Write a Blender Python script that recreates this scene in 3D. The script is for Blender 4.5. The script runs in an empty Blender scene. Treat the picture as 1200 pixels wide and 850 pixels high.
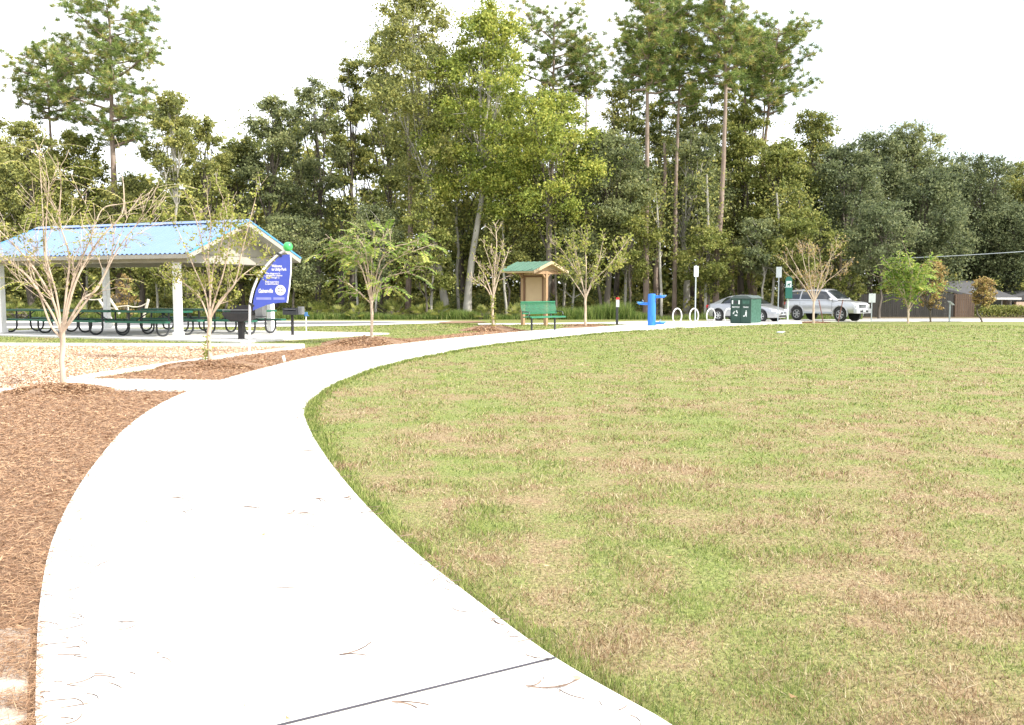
import bpy, bmesh, math, random
import numpy as np
from mathutils import Vector, Matrix, noise as mnoise
R = math.radians
scene = bpy.context.scene
col = scene.collection
F = 1060.0; PITCH = math.atan(87/1060.0); CH = 1.5
# ---------------------------------------------------------------- terrain and camera geometry
TY = [-4000, 30, 36, 42, 48, 54, 60, 4000]
TZ = [0, 0, -.06, -.2, -.36, -.46, -.5, -.5]
def terr(y): return float(np.interp(y, TY, TZ))
def ray(px, py):
    u = (px-600)/F; v = (425-py)/F
    return (u, math.cos(PITCH)+v*math.sin(PITCH), -math.sin(PITCH)+v*math.cos(PITCH))
def P(px, py, D):
    r = ray(px, py); return Vector((r[0]/r[1]*D, D, CH+r[2]/r[1]*D))
def gp(px, py):
    r = ray(px, py); z = 0
    for _ in range(60):
        t = (z-CH)/r[2]; z = .5*z+.5*terr(r[1]*t)
    return (r[0]*t, r[1]*t)
def X(px, D, py=375): return P(px, py, D).x
# ---------------------------------------------------------------- materials
MATS = {}
def newmat(name):
    m = bpy.data.materials.new(name); m.use_nodes = True
    nt = m.node_tree; nt.nodes.clear()
    return m, nt, nt.nodes.new, nt.links.new
def mat(name, c, c2=None, scale=4.0, rough=.7, metal=0, bump=0, bscale=None, stretch=(1,1,1), c3=None, detail=6, spec=.5, coat=0, emit=None):
    if name in MATS: return MATS[name]
    m, nt, N, L = newmat(name)
    out = N('ShaderNodeOutputMaterial'); b = N('ShaderNodeBsdfPrincipled'); L(b.outputs[0], out.inputs[0])
    b.inputs['Roughness'].default_value = rough; b.inputs['Metallic'].default_value = metal
    b.inputs['Specular IOR Level'].default_value = spec; b.inputs['Coat Weight'].default_value = coat
    tc = N('ShaderNodeTexCoord'); mp = N('ShaderNodeMapping'); L(tc.outputs['Object'], mp.inputs[0]); mp.inputs['Scale'].default_value = stretch
    if c2 is None: c2 = tuple(x*.82 for x in c)
    nz = N('ShaderNodeTexNoise'); nz.inputs['Scale'].default_value = scale; nz.inputs['Detail'].default_value = detail; L(mp.outputs[0], nz.inputs[0])
    r = N('ShaderNodeValToRGB'); L(nz.outputs[0], r.inputs[0])
    e = r.color_ramp.elements; e[0].position = .35; e[0].color = (*c, 1); e[1].position = .65; e[1].color = (*c2, 1)
    if c3: x = e.new(.78); x.color = (*c3, 1)
    L(r.outputs[0], b.inputs['Base Color'])
    if bump:
        n2 = N('ShaderNodeTexNoise'); n2.inputs['Scale'].default_value = bscale or scale*4; n2.inputs['Detail'].default_value = 8; L(mp.outputs[0], n2.inputs[0])
        bp = N('ShaderNodeBump'); bp.inputs['Strength'].default_value = bump; bp.inputs['Distance'].default_value = .02; L(n2.outputs[0], bp.inputs['Height']); L(bp.outputs[0], b.inputs['Normal'])
    MATS[name] = m; return m
def leafmat(name, stops, trans=.45, clump=.45, rough=.6):
    """colour by a per-leaf random value ('rnd') and a per-clump tone ('tone'), both natural colour variation"""
    if name in MATS: return MATS[name]
    m, nt, N, L = newmat(name)
    out = N('ShaderNodeOutputMaterial')
    a = N('ShaderNodeAttribute'); a.attribute_name = 'rnd'
    t = N('ShaderNodeAttribute'); t.attribute_name = 'tone'
    mx = N('ShaderNodeMix'); mx.data_type = 'FLOAT'; mx.inputs[0].default_value = clump
    L(a.outputs['Fac'], mx.inputs[2]); L(t.outputs['Fac'], mx.inputs[3])
    r = N('ShaderNodeValToRGB'); L(mx.outputs[0], r.inputs[0]); e = r.color_ramp.elements
    e[0].position = .12; e[0].color = (*stops[0], 1); e[1].position = .88; e[1].color = (*stops[-1], 1)
    for i, s in enumerate(stops[1:-1]):
        x = e.new(.12+.76*(i+1)/(len(stops)-1)); x.color = (*s, 1)
    d = N('ShaderNodeBsdfPrincipled'); d.inputs['Roughness'].default_value = rough; d.inputs['Specular IOR Level'].default_value = .35
    tr = N('ShaderNodeBsdfTranslucent'); L(r.outputs[0], d.inputs['Base Color']); L(r.outputs[0], tr.inputs[0])
    ms = N('ShaderNodeMixShader'); ms.inputs[0].default_value = trans; L(d.outputs[0], ms.inputs[1]); L(tr.outputs[0], ms.inputs[2]); L(ms.outputs[0], out.inputs[0])
    MATS[name] = m; return m
def patch_nodes(N, L, vec):
    """0..1 dry-patch mask in world metres, shared by the turf and its blades"""
    mp = N('ShaderNodeMapping'); mp.inputs['Scale'].default_value = (1, 1, 0); L(vec, mp.inputs[0])
    n1 = N('ShaderNodeTexNoise'); n1.inputs['Scale'].default_value = .75; n1.inputs['Detail'].default_value = 5; n1.inputs['Roughness'].default_value = .65; L(mp.outputs[0], n1.inputs[0])
    n2 = N('ShaderNodeTexNoise'); n2.inputs['Scale'].default_value = 3.2; n2.inputs['Detail'].default_value = 7; n2.inputs['Roughness'].default_value = .7; L(mp.outputs[0], n2.inputs[0])
    m = N('ShaderNodeMix'); m.data_type = 'FLOAT'; m.inputs[0].default_value = .45; L(n1.outputs[0], m.inputs[2]); L(n2.outputs[0], m.inputs[3])
    mr = N('ShaderNodeMapRange'); mr.inputs[1].default_value = .415; mr.inputs[2].default_value = .585; L(m.outputs[0], mr.inputs[0])
    sx = N('ShaderNodeSeparateXYZ'); L(vec, sx.inputs[0])      # the far half of the lawn is greener than the worn near half
    fy = N('ShaderNodeMapRange'); fy.inputs[1].default_value = 7; fy.inputs[2].default_value = 26; fy.inputs[3].default_value = 0; fy.inputs[4].default_value = .42; L(sx.outputs[1], fy.inputs[0])
    sb = N('ShaderNodeMath'); sb.operation = 'SUBTRACT'; sb.use_clamp = True; L(mr.outputs[0], sb.inputs[0]); L(fy.outputs[0], sb.inputs[1])
    return sb.outputs[0]
def grassmat(name, blades, gr, dry):
    m, nt, N, L = newmat(name)
    out = N('ShaderNodeOutputMaterial'); tc = N('ShaderNodeTexCoord'); pm = patch_nodes(N, L, tc.outputs['Object'])
    def ramp(fac, stops):
        r = N('ShaderNodeValToRGB'); L(fac, r.inputs[0]); e = r.color_ramp.elements
        e[0].position = .1; e[0].color = (*stops[0], 1); e[1].position = .9; e[1].color = (*stops[-1], 1)
        for i, s in enumerate(stops[1:-1]): x = e.new(.1+.8*(i+1)/(len(stops)-1)); x.color = (*s, 1)
        return r.outputs[0]
    if blades:
        a = N('ShaderNodeAttribute'); a.attribute_name = 'rnd'; fac = a.outputs['Fac']
    else:
        n = N('ShaderNodeTexNoise'); n.inputs['Scale'].default_value = 38; n.inputs['Detail'].default_value = 10; n.inputs['Roughness'].default_value = .75; L(tc.outputs['Object'], n.inputs[0])
        mr = N('ShaderNodeMapRange'); mr.inputs[1].default_value = .33; mr.inputs[2].default_value = .67; L(n.outputs[0], mr.inputs[0]); fac = mr.outputs[0]
    g = ramp(fac, gr); d = ramp(fac, dry)
    fm = N('ShaderNodeMath'); fm.operation = 'MULTIPLY_ADD'; L(pm, fm.inputs[0]); fm.inputs[1].default_value = .95; fm.inputs[2].default_value = 0.02
    if blades:   # each blade is either green or dry, with odds set by the patch
        gt = N('ShaderNodeMath'); gt.operation = 'GREATER_THAN'; L(fm.outputs[0], gt.inputs[0]); t = N('ShaderNodeAttribute'); t.attribute_name = 'tone'; L(t.outputs['Fac'], gt.inputs[1]); f = gt.outputs[0]
    else: f = fm.outputs[0]
    mx = N('ShaderNodeMix'); mx.data_type = 'RGBA'; L(f, mx.inputs[0]); L(g, mx.inputs[6]); L(d, mx.inputs[7])
    b = N('ShaderNodeBsdfPrincipled'); b.inputs['Roughness'].default_value = .75; b.inputs['Specular IOR Level'].default_value = .25; L(mx.outputs[2], b.inputs['Base Color'])
    if blades:
        tr = N('ShaderNodeBsdfTranslucent'); L(mx.outputs[2], tr.inputs[0]); ms = N('ShaderNodeMixShader'); ms.inputs[0].default_value = .35
        L(b.outputs[0], ms.inputs[1]); L(tr.outputs[0], ms.inputs[2]); L(ms.outputs[0], out.inputs[0])
    else:
        n2 = N('ShaderNodeTexNoise'); n2.inputs['Scale'].default_value = 55; n2.inputs['Detail'].default_value = 8; L(tc.outputs['Object'], n2.inputs[0])
        bp = N('ShaderNodeBump'); bp.inputs['Strength'].default_value = .8; bp.inputs['Distance'].default_value = .03; L(n2.outputs[0], bp.inputs['Height']); L(bp.outputs[0], b.inputs['Normal'])
        L(b.outputs[0], out.inputs[0])
    return m
# ---------------------------------------------------------------- object helpers
def link(o, parent=None):
    col.objects.link(o)
    if parent: o.parent = parent
    return o
def tag(o, label=None, cat=None, group=None, kind=None):
    if label: o['label'] = label
    if cat: o['category'] = cat
    if group: o['group'] = group
    if kind: o['kind'] = kind
    return o
def thing(name, label, cat, loc, rz=0, group=None):
    o = bpy.data.objects.new(name, None); col.objects.link(o); o.location = loc; o.rotation_euler.z = rz; o.empty_display_size = .3
    return tag(o, label, cat, group)
class MB:
    def __init__(s): s.v = []; s.f = []
    def add(s, vs, fs):
        n = len(s.v); s.v += [tuple(v) for v in vs]; s.f += [tuple(i+n for i in f) for f in fs]; return s
    def box(s, c, d, rz=0, ry=0, rx=0, M=None):
        m = Matrix.Translation(c) @ Matrix.Rotation(rz, 4, 'Z') @ Matrix.Rotation(ry, 4, 'Y') @ Matrix.Rotation(rx, 4, 'X')
        vs = [m @ Vector((x*d[0]/2, y*d[1]/2, z*d[2]/2)) for x in (-1, 1) for y in (-1, 1) for z in (-1, 1)]
        return s.add(vs, [(0,1,3,2),(4,6,7,5),(0,4,5,1),(2,3,7,6),(0,2,6,4),(1,5,7,3)])
    def tube(s, pts, rad, seg=8, cap=True, closed=False):
        pts = [Vector(p) for p in pts]; n = len(pts)
        if not hasattr(rad, '__len__'): rad = [rad]*n
        vs = []; up = None
        for i, p in enumerate(pts):
            if closed: t = pts[(i+1) % n]-pts[i-1]
            else: t = pts[min(i+1, n-1)]-pts[max(i-1, 0)]
            if t.length < 1e-9: t = Vector((0,0,1))
            t.normalize()
            if up is None: up = Vector((1,0,0)) if abs(t.x) < .8 else Vector((0,1,0))
            a = up-t*up.dot(t)
            if a.length < 1e-4: a = t.orthogonal()
            a.normalize(); b = t.cross(a); up = a
            for k in range(seg):
                w = 2*math.pi*k/seg; vs.append(p+(a*math.cos(w)+b*math.sin(w))*rad[i])
        fs = []
        for i in range(n if closed else n-1):
            j = (i+1) % n
            for k in range(seg): fs.append((i*seg+k, i*seg+(k+1) % seg, j*seg+(k+1) % seg, j*seg+k))
        if cap and not closed: fs += [tuple(range(seg))[::-1], tuple((n-1)*seg+k for k in range(seg))]
        return s.add(vs, fs)
    def cyl(s, a, b, r, seg=16, r2=None): return s.tube([a, b], [r, r if r2 is None else r2], seg)
    def prism(s, poly, axis, a, b):
        """poly: 2D outline; axis: 'x','y','z' = extrusion axis from a to b"""
        def q(p, t): return (t, p[0], p[1]) if axis == 'x' else (p[0], t, p[1]) if axis == 'y' else (p[0], p[1], t)
        n = len(poly); vs = [q(p, a) for p in poly]+[q(p, b) for p in poly]
        return s.add(vs, [tuple(range(n))[::-1], tuple(range(n, 2*n))]+[(i, (i+1) % n, n+(i+1) % n, n+i) for i in range(n)])
    def lathe(s, prof, c=(0,0,0), seg=20):
        vs = [(c[0]+r*math.cos(2*math.pi*k/seg), c[1]+r*math.sin(2*math.pi*k/seg), c[2]+z) for r, z in prof for k in range(seg)]
        fs = [(i*seg+k, i*seg+(k+1) % seg, (i+1)*seg+(k+1) % seg, (i+1)*seg+k) for i in range(len(prof)-1) for k in range(seg)]
        fs += [tuple(range(seg))[::-1], tuple((len(prof)-1)*seg+k for k in range(seg))]
        return s.add(vs, fs)
    def build(s, name, m, parent=None, smooth=False, bevel=0, loc=None):
        me = bpy.data.meshes.new(name); me.from_pydata(s.v, [], s.f); me.update()
        if m: me.materials.append(m)
        bm = bmesh.new(); bm.from_mesh(me); bmesh.ops.recalc_face_normals(bm, faces=bm.faces); bm.to_mesh(me); bm.free()
        if smooth:
            me.polygons.foreach_set('use_smooth', [True]*len(me.polygons)); me.set_sharp_from_angle(angle=R(40))
        o = bpy.data.objects.new(name, me); link(o, parent)
        if loc: o.location = loc
        if bevel:
            b = o.modifiers.new('bevel', 'BEVEL'); b.width = bevel; b.segments = 2; b.limit_method = 'ANGLE'
        return o
def npmesh(name, V, k, m, parent=None, attrs=None):
    """V: (n*k,3) vertices, each face k consecutive vertices"""
    V = np.asarray(V, dtype=np.float32).reshape(-1, 3); n = len(V)//k
    me = bpy.data.meshes.new(name); me.vertices.add(len(V)); me.vertices.foreach_set('co', V.ravel())
    me.loops.add(len(V)); me.loops.foreach_set('vertex_index', np.arange(len(V), dtype=np.int32))
    me.polygons.add(n); me.polygons.foreach_set('loop_start', np.arange(0, len(V), k, dtype=np.int32))
    for nm, arr in (attrs or {}).items():
        a = me.attributes.new(nm, 'FLOAT', 'POINT'); a.data.foreach_set('value', np.repeat(np.asarray(arr, dtype=np.float32), k))
    me.update(calc_edges=True); me.materials.append(m)
    o = bpy.data.objects.new(name, me); return link(o, parent)
def text(name, body, size, m, parent, loc, rot, ext=.002, align='CENTER', bold=0, shear=0):
    c = bpy.data.curves.new(name, 'FONT'); c.body = body; c.size = size; c.extrude = ext; c.align_x = align; c.align_y = 'CENTER'; c.offset = bold; c.shear = shear
    t = bpy.data.objects.new(name, c); col.objects.link(t); bpy.context.view_layer.update()
    me = bpy.data.meshes.new_from_object(t.evaluated_get(bpy.context.evaluated_depsgraph_get())); bpy.data.objects.remove(t)
    me.materials.clear(); me.materials.append(m)
    o = bpy.data.objects.new(name, me); link(o, parent); o.location = loc; o.rotation_euler = rot; return o
def copy_tree(o, parent=None):
    c = o.copy(); col.objects.link(c); c.parent = parent
    for ch in [x for x in o.children]: copy_tree(ch, c)
    return c
def inpoly(x, y, poly):
    poly = np.asarray(poly); r = np.zeros(len(x), bool); j = len(poly)-1
    for i in range(len(poly)):
        xi, yi = poly[i]; xj, yj = poly[j]
        c = ((yi > y) != (yj > y)) & (x < (xj-xi)*(y-yi)/((yj-yi) or 1e-9)+xi); r ^= c; j = i
    return r
def smooth_poly(pts, n=5):
    """Catmull-Rom through an open polyline"""
    out = []; p = [np.array(q, float) for q in pts]
    for i in range(len(p)-1):
        a = p[max(i-1, 0)]; b = p[i]; c = p[i+1]; d = p[min(i+2, len(p)-1)]
        for k in range(n):
            t = k/n; out.append(tuple(.5*((2*b)+(-a+c)*t+(2*a-5*b+4*c-d)*t*t+(-a+3*b-3*c+d)*t**3)))
    out.append(tuple(p[-1])); return out
def slab(name, poly, z, m, depth=.0, kind='structure'):
    """a flat sheet or slab that follows the terrain"""
    bm = bmesh.new(); vs = [bm.verts.new((x, y, 0)) for x, y in poly]; f = bm.faces.new(vs); f.normal_update()
    if f.normal.z < 0: f.normal_flip()
    bmesh.ops.triangulate(bm, faces=bm.faces[:])
    for yb in TY[1:-1]:
        bmesh.ops.bisect_plane(bm, geom=bm.verts[:]+bm.edges[:]+bm.faces[:], plane_co=(0, yb, 0), plane_no=(0, 1, 0))
    if depth:
        g = bmesh.ops.extrude_face_region(bm, geom=bm.faces[:]); low = {v for v in g['geom'] if isinstance(v, bmesh.types.BMVert)}
    else: low = set()
    for v in bm.verts: v.co.z = terr(v.co.y)+z-(0 if (v in low) or not depth else depth)
    bmesh.ops.recalc_face_normals(bm, faces=bm.faces)
    me = bpy.data.meshes.new(name); bm.to_mesh(me); bm.free(); me.materials.append(m)
    o = bpy.data.objects.new(name, me); link(o); o['kind'] = kind; return o
rng = np.random.default_rng(7)
# ================================================================ world, sun, camera
SUN_AZ = math.atan2(-.40, .90)      # direction towards the sun in the ground plane
SUN_EL = R(40)
w = bpy.data.worlds.new('World'); scene.world = w; w.use_nodes = True
nt = w.node_tree; nt.nodes.clear(); N = nt.nodes.new; L = nt.links.new
out = N('ShaderNodeOutputWorld'); bg = N('ShaderNodeBackground'); L(bg.outputs[0], out.inputs[0])
sky = N('ShaderNodeTexSky'); sky.sky_type = 'NISHITA'; sky.sun_disc = False; sky.sun_elevation = SUN_EL
sky.sun_rotation = math.pi/2-SUN_AZ; sky.dust_density = 2.5; sky.air_density = 1.0; sky.ozone_density = 1.0
tc = N('ShaderNodeTexCoord'); mp = N('ShaderNodeMapping'); L(tc.outputs['Generated'], mp.inputs[0]); mp.inputs['Scale'].default_value = (1.2, 1.2, 3.4); mp.inputs['Location'].default_value = (.35, .1, .2)
nz = N('ShaderNodeTexNoise'); nz.inputs['Scale'].default_value = 1.6; nz.inputs['Detail'].default_value = 7; nz.inputs['Roughness'].default_value = .55; L(mp.outputs[0], nz.inputs[0])
cr = N('ShaderNodeMapRange'); cr.inputs[1].default_value = .36; cr.inputs[2].default_value = .56; cr.inputs[3].default_value = .3; L(nz.outputs[0], cr.inputs[0])
mx = N('ShaderNodeMix'); mx.data_type = 'RGBA'; L(cr.outputs[0], mx.inputs[0]); L(sky.outputs[0], mx.inputs[6]); mx.inputs[7].default_value = (8.2, 8.35, 8.6, 1)
L(mx.outputs[2], bg.inputs[0]); bg.inputs[1].default_value = SKY_STR = .14
sd = bpy.data.lights.new('sun', 'SUN'); sd.energy = 3.7; sd.angle = R(.6); sd.color = (1, .95, .87)
so = bpy.data.objects.new('sun', sd); col.objects.link(so)
sdir = Vector((math.cos(SUN_AZ)*math.cos(SUN_EL), math.sin(SUN_AZ)*math.cos(SUN_EL), math.sin(SUN_EL)))
so.rotation_euler = sdir.to_track_quat('Z', 'Y').to_euler(); so.location = sdir*60
cd = bpy.data.cameras.new('camera'); cam = bpy.data.objects.new('camera', cd); col.objects.link(cam)
cam.location = (0, 0, CH); cam.rotation_euler = (R(90)-PITCH, 0, 0); cd.sensor_width = 36; cd.lens = 36*F/1200; cd.clip_end = 5000; cd.clip_start = .05
scene.camera = cam
vs = scene.view_settings; vs.view_transform = 'Standard'; vs.look = 'None'; vs.gamma = 1; vs.exposure = 1.0; vs.use_curve_mapping = False
scene.cycles.max_bounces = 6; scene.cycles.diffuse_bounces = 3; scene.cycles.glossy_bounces = 3; scene.cycles.transmission_bounces = 3; scene.cycles.transparent_max_bounces = 8
scene.cycles.sample_clamp_indirect = 6; scene.cycles.use_denoising = True
# ================================================================ ground layout
concrete = mat('concrete', (.66,.645,.61), (.60,.585,.55), 1.3, .9, bump=.15, bscale=60, c3=(.54,.53,.50))
concrete2 = mat('old_concrete', (.40,.39,.37), (.34,.33,.315), 1.6, .9, bump=.15, bscale=50)
asphalt = mat('asphalt', (.16,.16,.165), (.12,.12,.125), 2, .9, bump=.3, bscale=90)
mulch_m = mat('mulch', (.22,.135,.08), (.30,.19,.12), 14, .95, bump=1, bscale=60, c3=(.38,.25,.16), detail=12)
chips_m = mat('wood_chips', (.42,.27,.18), (.55,.39,.27), 16, .95, bump=1, bscale=55, c3=(.66,.52,.40), detail=12)
sand_m = mat('sand', (.58,.52,.45), (.36,.25,.17), 9, .95, bump=.6, bscale=60)
GREEN = [(.060,.10,.02), (.155,.215,.045), (.275,.335,.08), (.44,.45,.17)]
DRY = [(.12,.070,.035), (.31,.20,.11), (.46,.335,.20), (.66,.56,.38)]
turf = grassmat('turf', False, [(.08,.105,.03), (.19,.225,.06), (.32,.345,.11)], [(.12,.08,.045), (.28,.195,.11), (.42,.32,.19)])
blade_m = grassmat('grass_blades', True, GREEN, DRY)
floor_m = mat('forest_floor', (.12,.085,.05), (.17,.13,.07), .8, .95, bump=.8, bscale=20, c3=(.10,.13,.04))

g = [(-900,-200),(900,-200),(900,1500),(-900,1500)]
slab('ground', g, 0, turf)
slab('forest_floor', [(-140,57.5),(15,57.5),(25,60),(140,60.5),(140,400),(-140,400)], .006, floor_m)

Lp = [(42,850),(43,790),(47,715),(60,645),(84,590),(112,547),(150,503),(196,472),(246,452),(300,436),(360,421),(420,411),(480,403),(540,396.5),(585,392),(620,389),(660,386.3),(700,384.3),(745,381)]
Rp = [(770,850),(650,780),(560,713),(480,648),(422,590),(383,541),(362,505),(357,482),(371,465),(402,447),(450,430),(500,418.5),(560,407.5),(620,400),(700,391.8),(760,387.6),(800,384.8)]
Lw = smooth_poly([gp(*p) for p in Lp], 6); Rw = smooth_poly([gp(*p) for p in Rp], 6)
ext = np.array((.50, -.866))*6
Lw = [tuple(np.array(Lw[0])+ext)]+Lw; Rw = [tuple(np.array(Rw[0])+ext)]+Rw
path_poly = Lw+Rw[::-1]
tag(slab('concrete_path', path_poly, .035, concrete, .12), 'curving white concrete path sweeping through the lawn', kind='structure')
G = lambda *a: [gp(*p) for p in a]
plaza_poly = G((742,381.5),(690,379.2),(748,377.2),(940,376.9),(940,379.3),(880,381.2),(830,383.2),(798,385.2),(760,387.8),(742,388.8))
slab('plaza', plaza_poly, .039, concrete, .12)
walk_poly = G((68,459),(68,447.5),(84,445.5),(260,447.5),(262,449),(219,460.5),(205,460.6),(90,459.2))
slab('connecting_walk', walk_poly, .031, concrete, .1)
back_walk = [gp(560,381.2), gp(745,379.2), gp(745,377.6), gp(560,379.9)]
slab('back_walk', back_walk, .027, concrete, .08)
ysw = gp(900,377.2)[1]
sidewalk = [(X(930,ysw), ysw-.2), (75, ysw-.2), (75, ysw+1.9), (X(930,ysw)-1, ysw+1.9)]
slab('sidewalk', sidewalk, .033, concrete, .1)
parking = [(X(832,54), ysw+1.92), (90, ysw+1.92), (90, 59.6), (X(826,60), 59.6)]
slab('parking_road', parking, .02, concrete2)
road_poly = G((-260,388),(0,385.5),(200,384.4),(360,383),(440,381.6),(500,379.6),(545,377.6))+[(X(560,54),54),(X(480,54),54),(-60,54),(-60,40)]
slab('road_pavement', road_poly, .021, concrete)
asph = G((-260,385.2),(0,383.0),(200,382.2),(360,380.9),(430,379.9),(480,378.4),(440,377.8),(200,378.6),(0,379))+[(-60,47)]
slab('road', asph, .027, asphalt)
slab_poly = None
mulch_a = [(-16,-3)]+[(1.0,-3)]+[tuple(np.array(q)+(.03,0)) for q in Lw[0:54:1]]
mulch_a = mulch_a[:3+46]+G((221,459.5),(92,458.6),(0,462),(-160,472))+[(-16,11)]
mulch_a = [q for q in mulch_a]
slab('mulch_bed', mulch_a, .012, mulch_m)
mulch_b = G((100,446),(200,431),(290,416.5),(357,408.8),(400,403.5),(440,399.6),(500,396),(545,391),(575,388.4),(612,387.4),(625,388.9),(585,393),(540,397.5),(480,404),(420,412),(360,422),(300,437),(258,449),(180,448))
slab('mulch_strip', mulch_b, .010, mulch_m)
play = [(-40,25.5)]+G((-160,404),(0,405),(200,406.5),(354,407.5),(290,414.5),(200,426),(84,446),(62,456),(0,458.5),(-160,466))+[(-40,15)]
slab('playground_surface', play, .014, chips_m)
mulch_c = G((652,386.2),(668,383.2),(700,382),(722,383.2),(720,384.6),(690,386.2),(668,387))
slab('mulch_ring', mulch_c, .010, mulch_m)
mulch_d = G((512,378.6),(530,377),(560,376.8),(572,378.2),(545,379.2),(522,379.6))
slab('mulch_ring', mulch_d, .03, mulch_m)
_e = [q for q in Lw if 2.0 < q[1] < 3.95]
sand_p = [(_e[0][0]-.03, 2.0)]+[(q[0]-.03, q[1]) for q in _e]+[(_e[-1][0]-.03-k*.09, _e[-1][1]-.10+.09*math.sin(k*1.3)+.05*math.sin(k*2.9)) for k in range(1, 18)]+[(-3.8, 2.0)]
slab('sand_patch', sand_p, .018, sand_m)
# expansion joint: a dark filler strip across the path
ja, jb = np.array(gp(330,862)), np.array(gp(651,781.5)); jd = (jb-ja)/np.linalg.norm(jb-ja); jn = np.array((-jd[1], jd[0]))*.007
slab('expansion_joint', [tuple(ja-jd*.75-jn), tuple(jb-jn), tuple(jb+jn), tuple(ja-jd*.75+jn)], .0392, mat('joint', (.06,.055,.07)))
# control joints, shallow tooled grooves further along the path
groove = mat('groove', (.36,.35,.33))
for k in range(0, 70, 1):
    pass
cumL = [0]
mid = []
n = min(len(Lw), len(Rw))
def resample(pl, step):
    pl = np.array(pl); d = np.r_[0, np.cumsum(np.linalg.norm(np.diff(pl, axis=0), axis=1))]
    s = np.arange(0, d[-1], step); return np.c_[np.interp(s, d, pl[:,0]), np.interp(s, d, pl[:,1])]
RL = resample(Lw, .1); RR = resample(Rw, .1); RR = np.array(RR)
jdist = 0
for i in range(60+18, len(RR)-40, 18):
    a = RR[i]; d = np.linalg.norm(RL-a, axis=1); b = RL[d.argmin()]
    if np.linalg.norm(b-a) > 2.6 or abs(np.dot(a-ja, np.array((-jd[1], jd[0])))) < 1.0: continue
    t = (b-a)/np.linalg.norm(b-a); nn = np.array((-t[1], t[0]))*.003; a = a+t*.004; b = b-t*.004
    slab('path_joint', [tuple(a-nn), tuple(b-nn), tuple(b+nn), tuple(a+nn)], .0382, groove)
# playground kerb
def kerb(name, pts, w_, h_, m_, label):
    pts = [np.array(p, float) for p in pts]; Lf = []; Rt = []
    for i, p in enumerate(pts):
        t = pts[min(i+1, len(pts)-1)]-pts[max(i-1, 0)]; t /= np.linalg.norm(t); nn = np.array((-t[1], t[0]))*w_/2; Lf.append(tuple(p+nn)); Rt.append(tuple(p-nn))
    return slab(name, Lf+Rt[::-1], h_, m_, h_+.1)
kerb('kerb', [(-30,26)]+G((-160,405.6),(0,406.6),(200,407.4),(356,407.8)), .16, .10, concrete, '')
kerb('kerb', G((354,409),(290,416.0),(200,428.5),(120,441),(84,446.8)), .16, .06, concrete, '')
kerb('kerb', G((60,457.5),(0,460),(-160,468)), .16, .05, concrete, '')
# ---------------------------------------------------------------- scatter helpers
hard = [path_poly, plaza_poly, walk_poly, back_walk, sidewalk, parking, road_poly]
soft = [mulch_a, mulch_b, play, mulch_c, mulch_d]
def polar(n, r0, r1, a0=-42, a1=42):
    r = r0*np.exp(rng.random(n)*math.log(r1/r0)); a = np.radians(rng.uniform(a0, a1, n))
    return r*np.sin(a), r*np.cos(a), r
def tz(y): return np.interp(y, TY, TZ)
def blades(name, x, y, r, h, wd, m, lean=.5, zoff=0, hue=None, k0=.0011):
    n = len(x); th = rng.uniform(0, 2*np.pi, n); ph = rng.uniform(0, 2*np.pi, n); z = tz(y)+zoff
    hh = h*rng.uniform(.35, 1.2, n); ww = np.maximum(wd, r*k0)*rng.uniform(.6, 1.3, n)
    ln = hh*np.abs(rng.normal(0, lean, n)); V = np.zeros((n, 3, 3))
    V[:,0] = np.c_[x-np.cos(th)*ww/2, y-np.sin(th)*ww/2, z]; V[:,1] = np.c_[x+np.cos(th)*ww/2, y+np.sin(th)*ww/2, z]
    V[:,2] = np.c_[x+np.cos(ph)*ln, y+np.sin(ph)*ln, z+hh]
    return npmesh(name, V, 3, m, attrs={'rnd': rng.random(n), 'tone': rng.random(n) if hue is None else hue})
def chips(name, x, y, r, ln, wd, m, zoff, up=.02, k0=.0012):
    n = len(x); th = rng.uniform(0, np.pi, n); l = np.maximum(ln, r*k0*2)*rng.uniform(.4, 1.3, n); ww = np.maximum(wd, r*k0)*rng.uniform(.6, 1.3, n)
    c = np.c_[np.cos(th), np.sin(th), rng.normal(0, .25, n)]; p = np.c_[-np.sin(th), np.cos(th), rng.normal(0, .6, n)]
    o = np.c_[x, y, tz(y)+zoff+rng.random(n)*up]
    V = np.stack([o-c*(l/2)[:,None], o+p*(ww/2)[:,None], o+c*(l/2)[:,None], o-p*(ww/2)[:,None]], 1)
    return npmesh(name, V, 4, m, attrs={'rnd': rng.random(n), 'tone': rng.random(n)})
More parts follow.
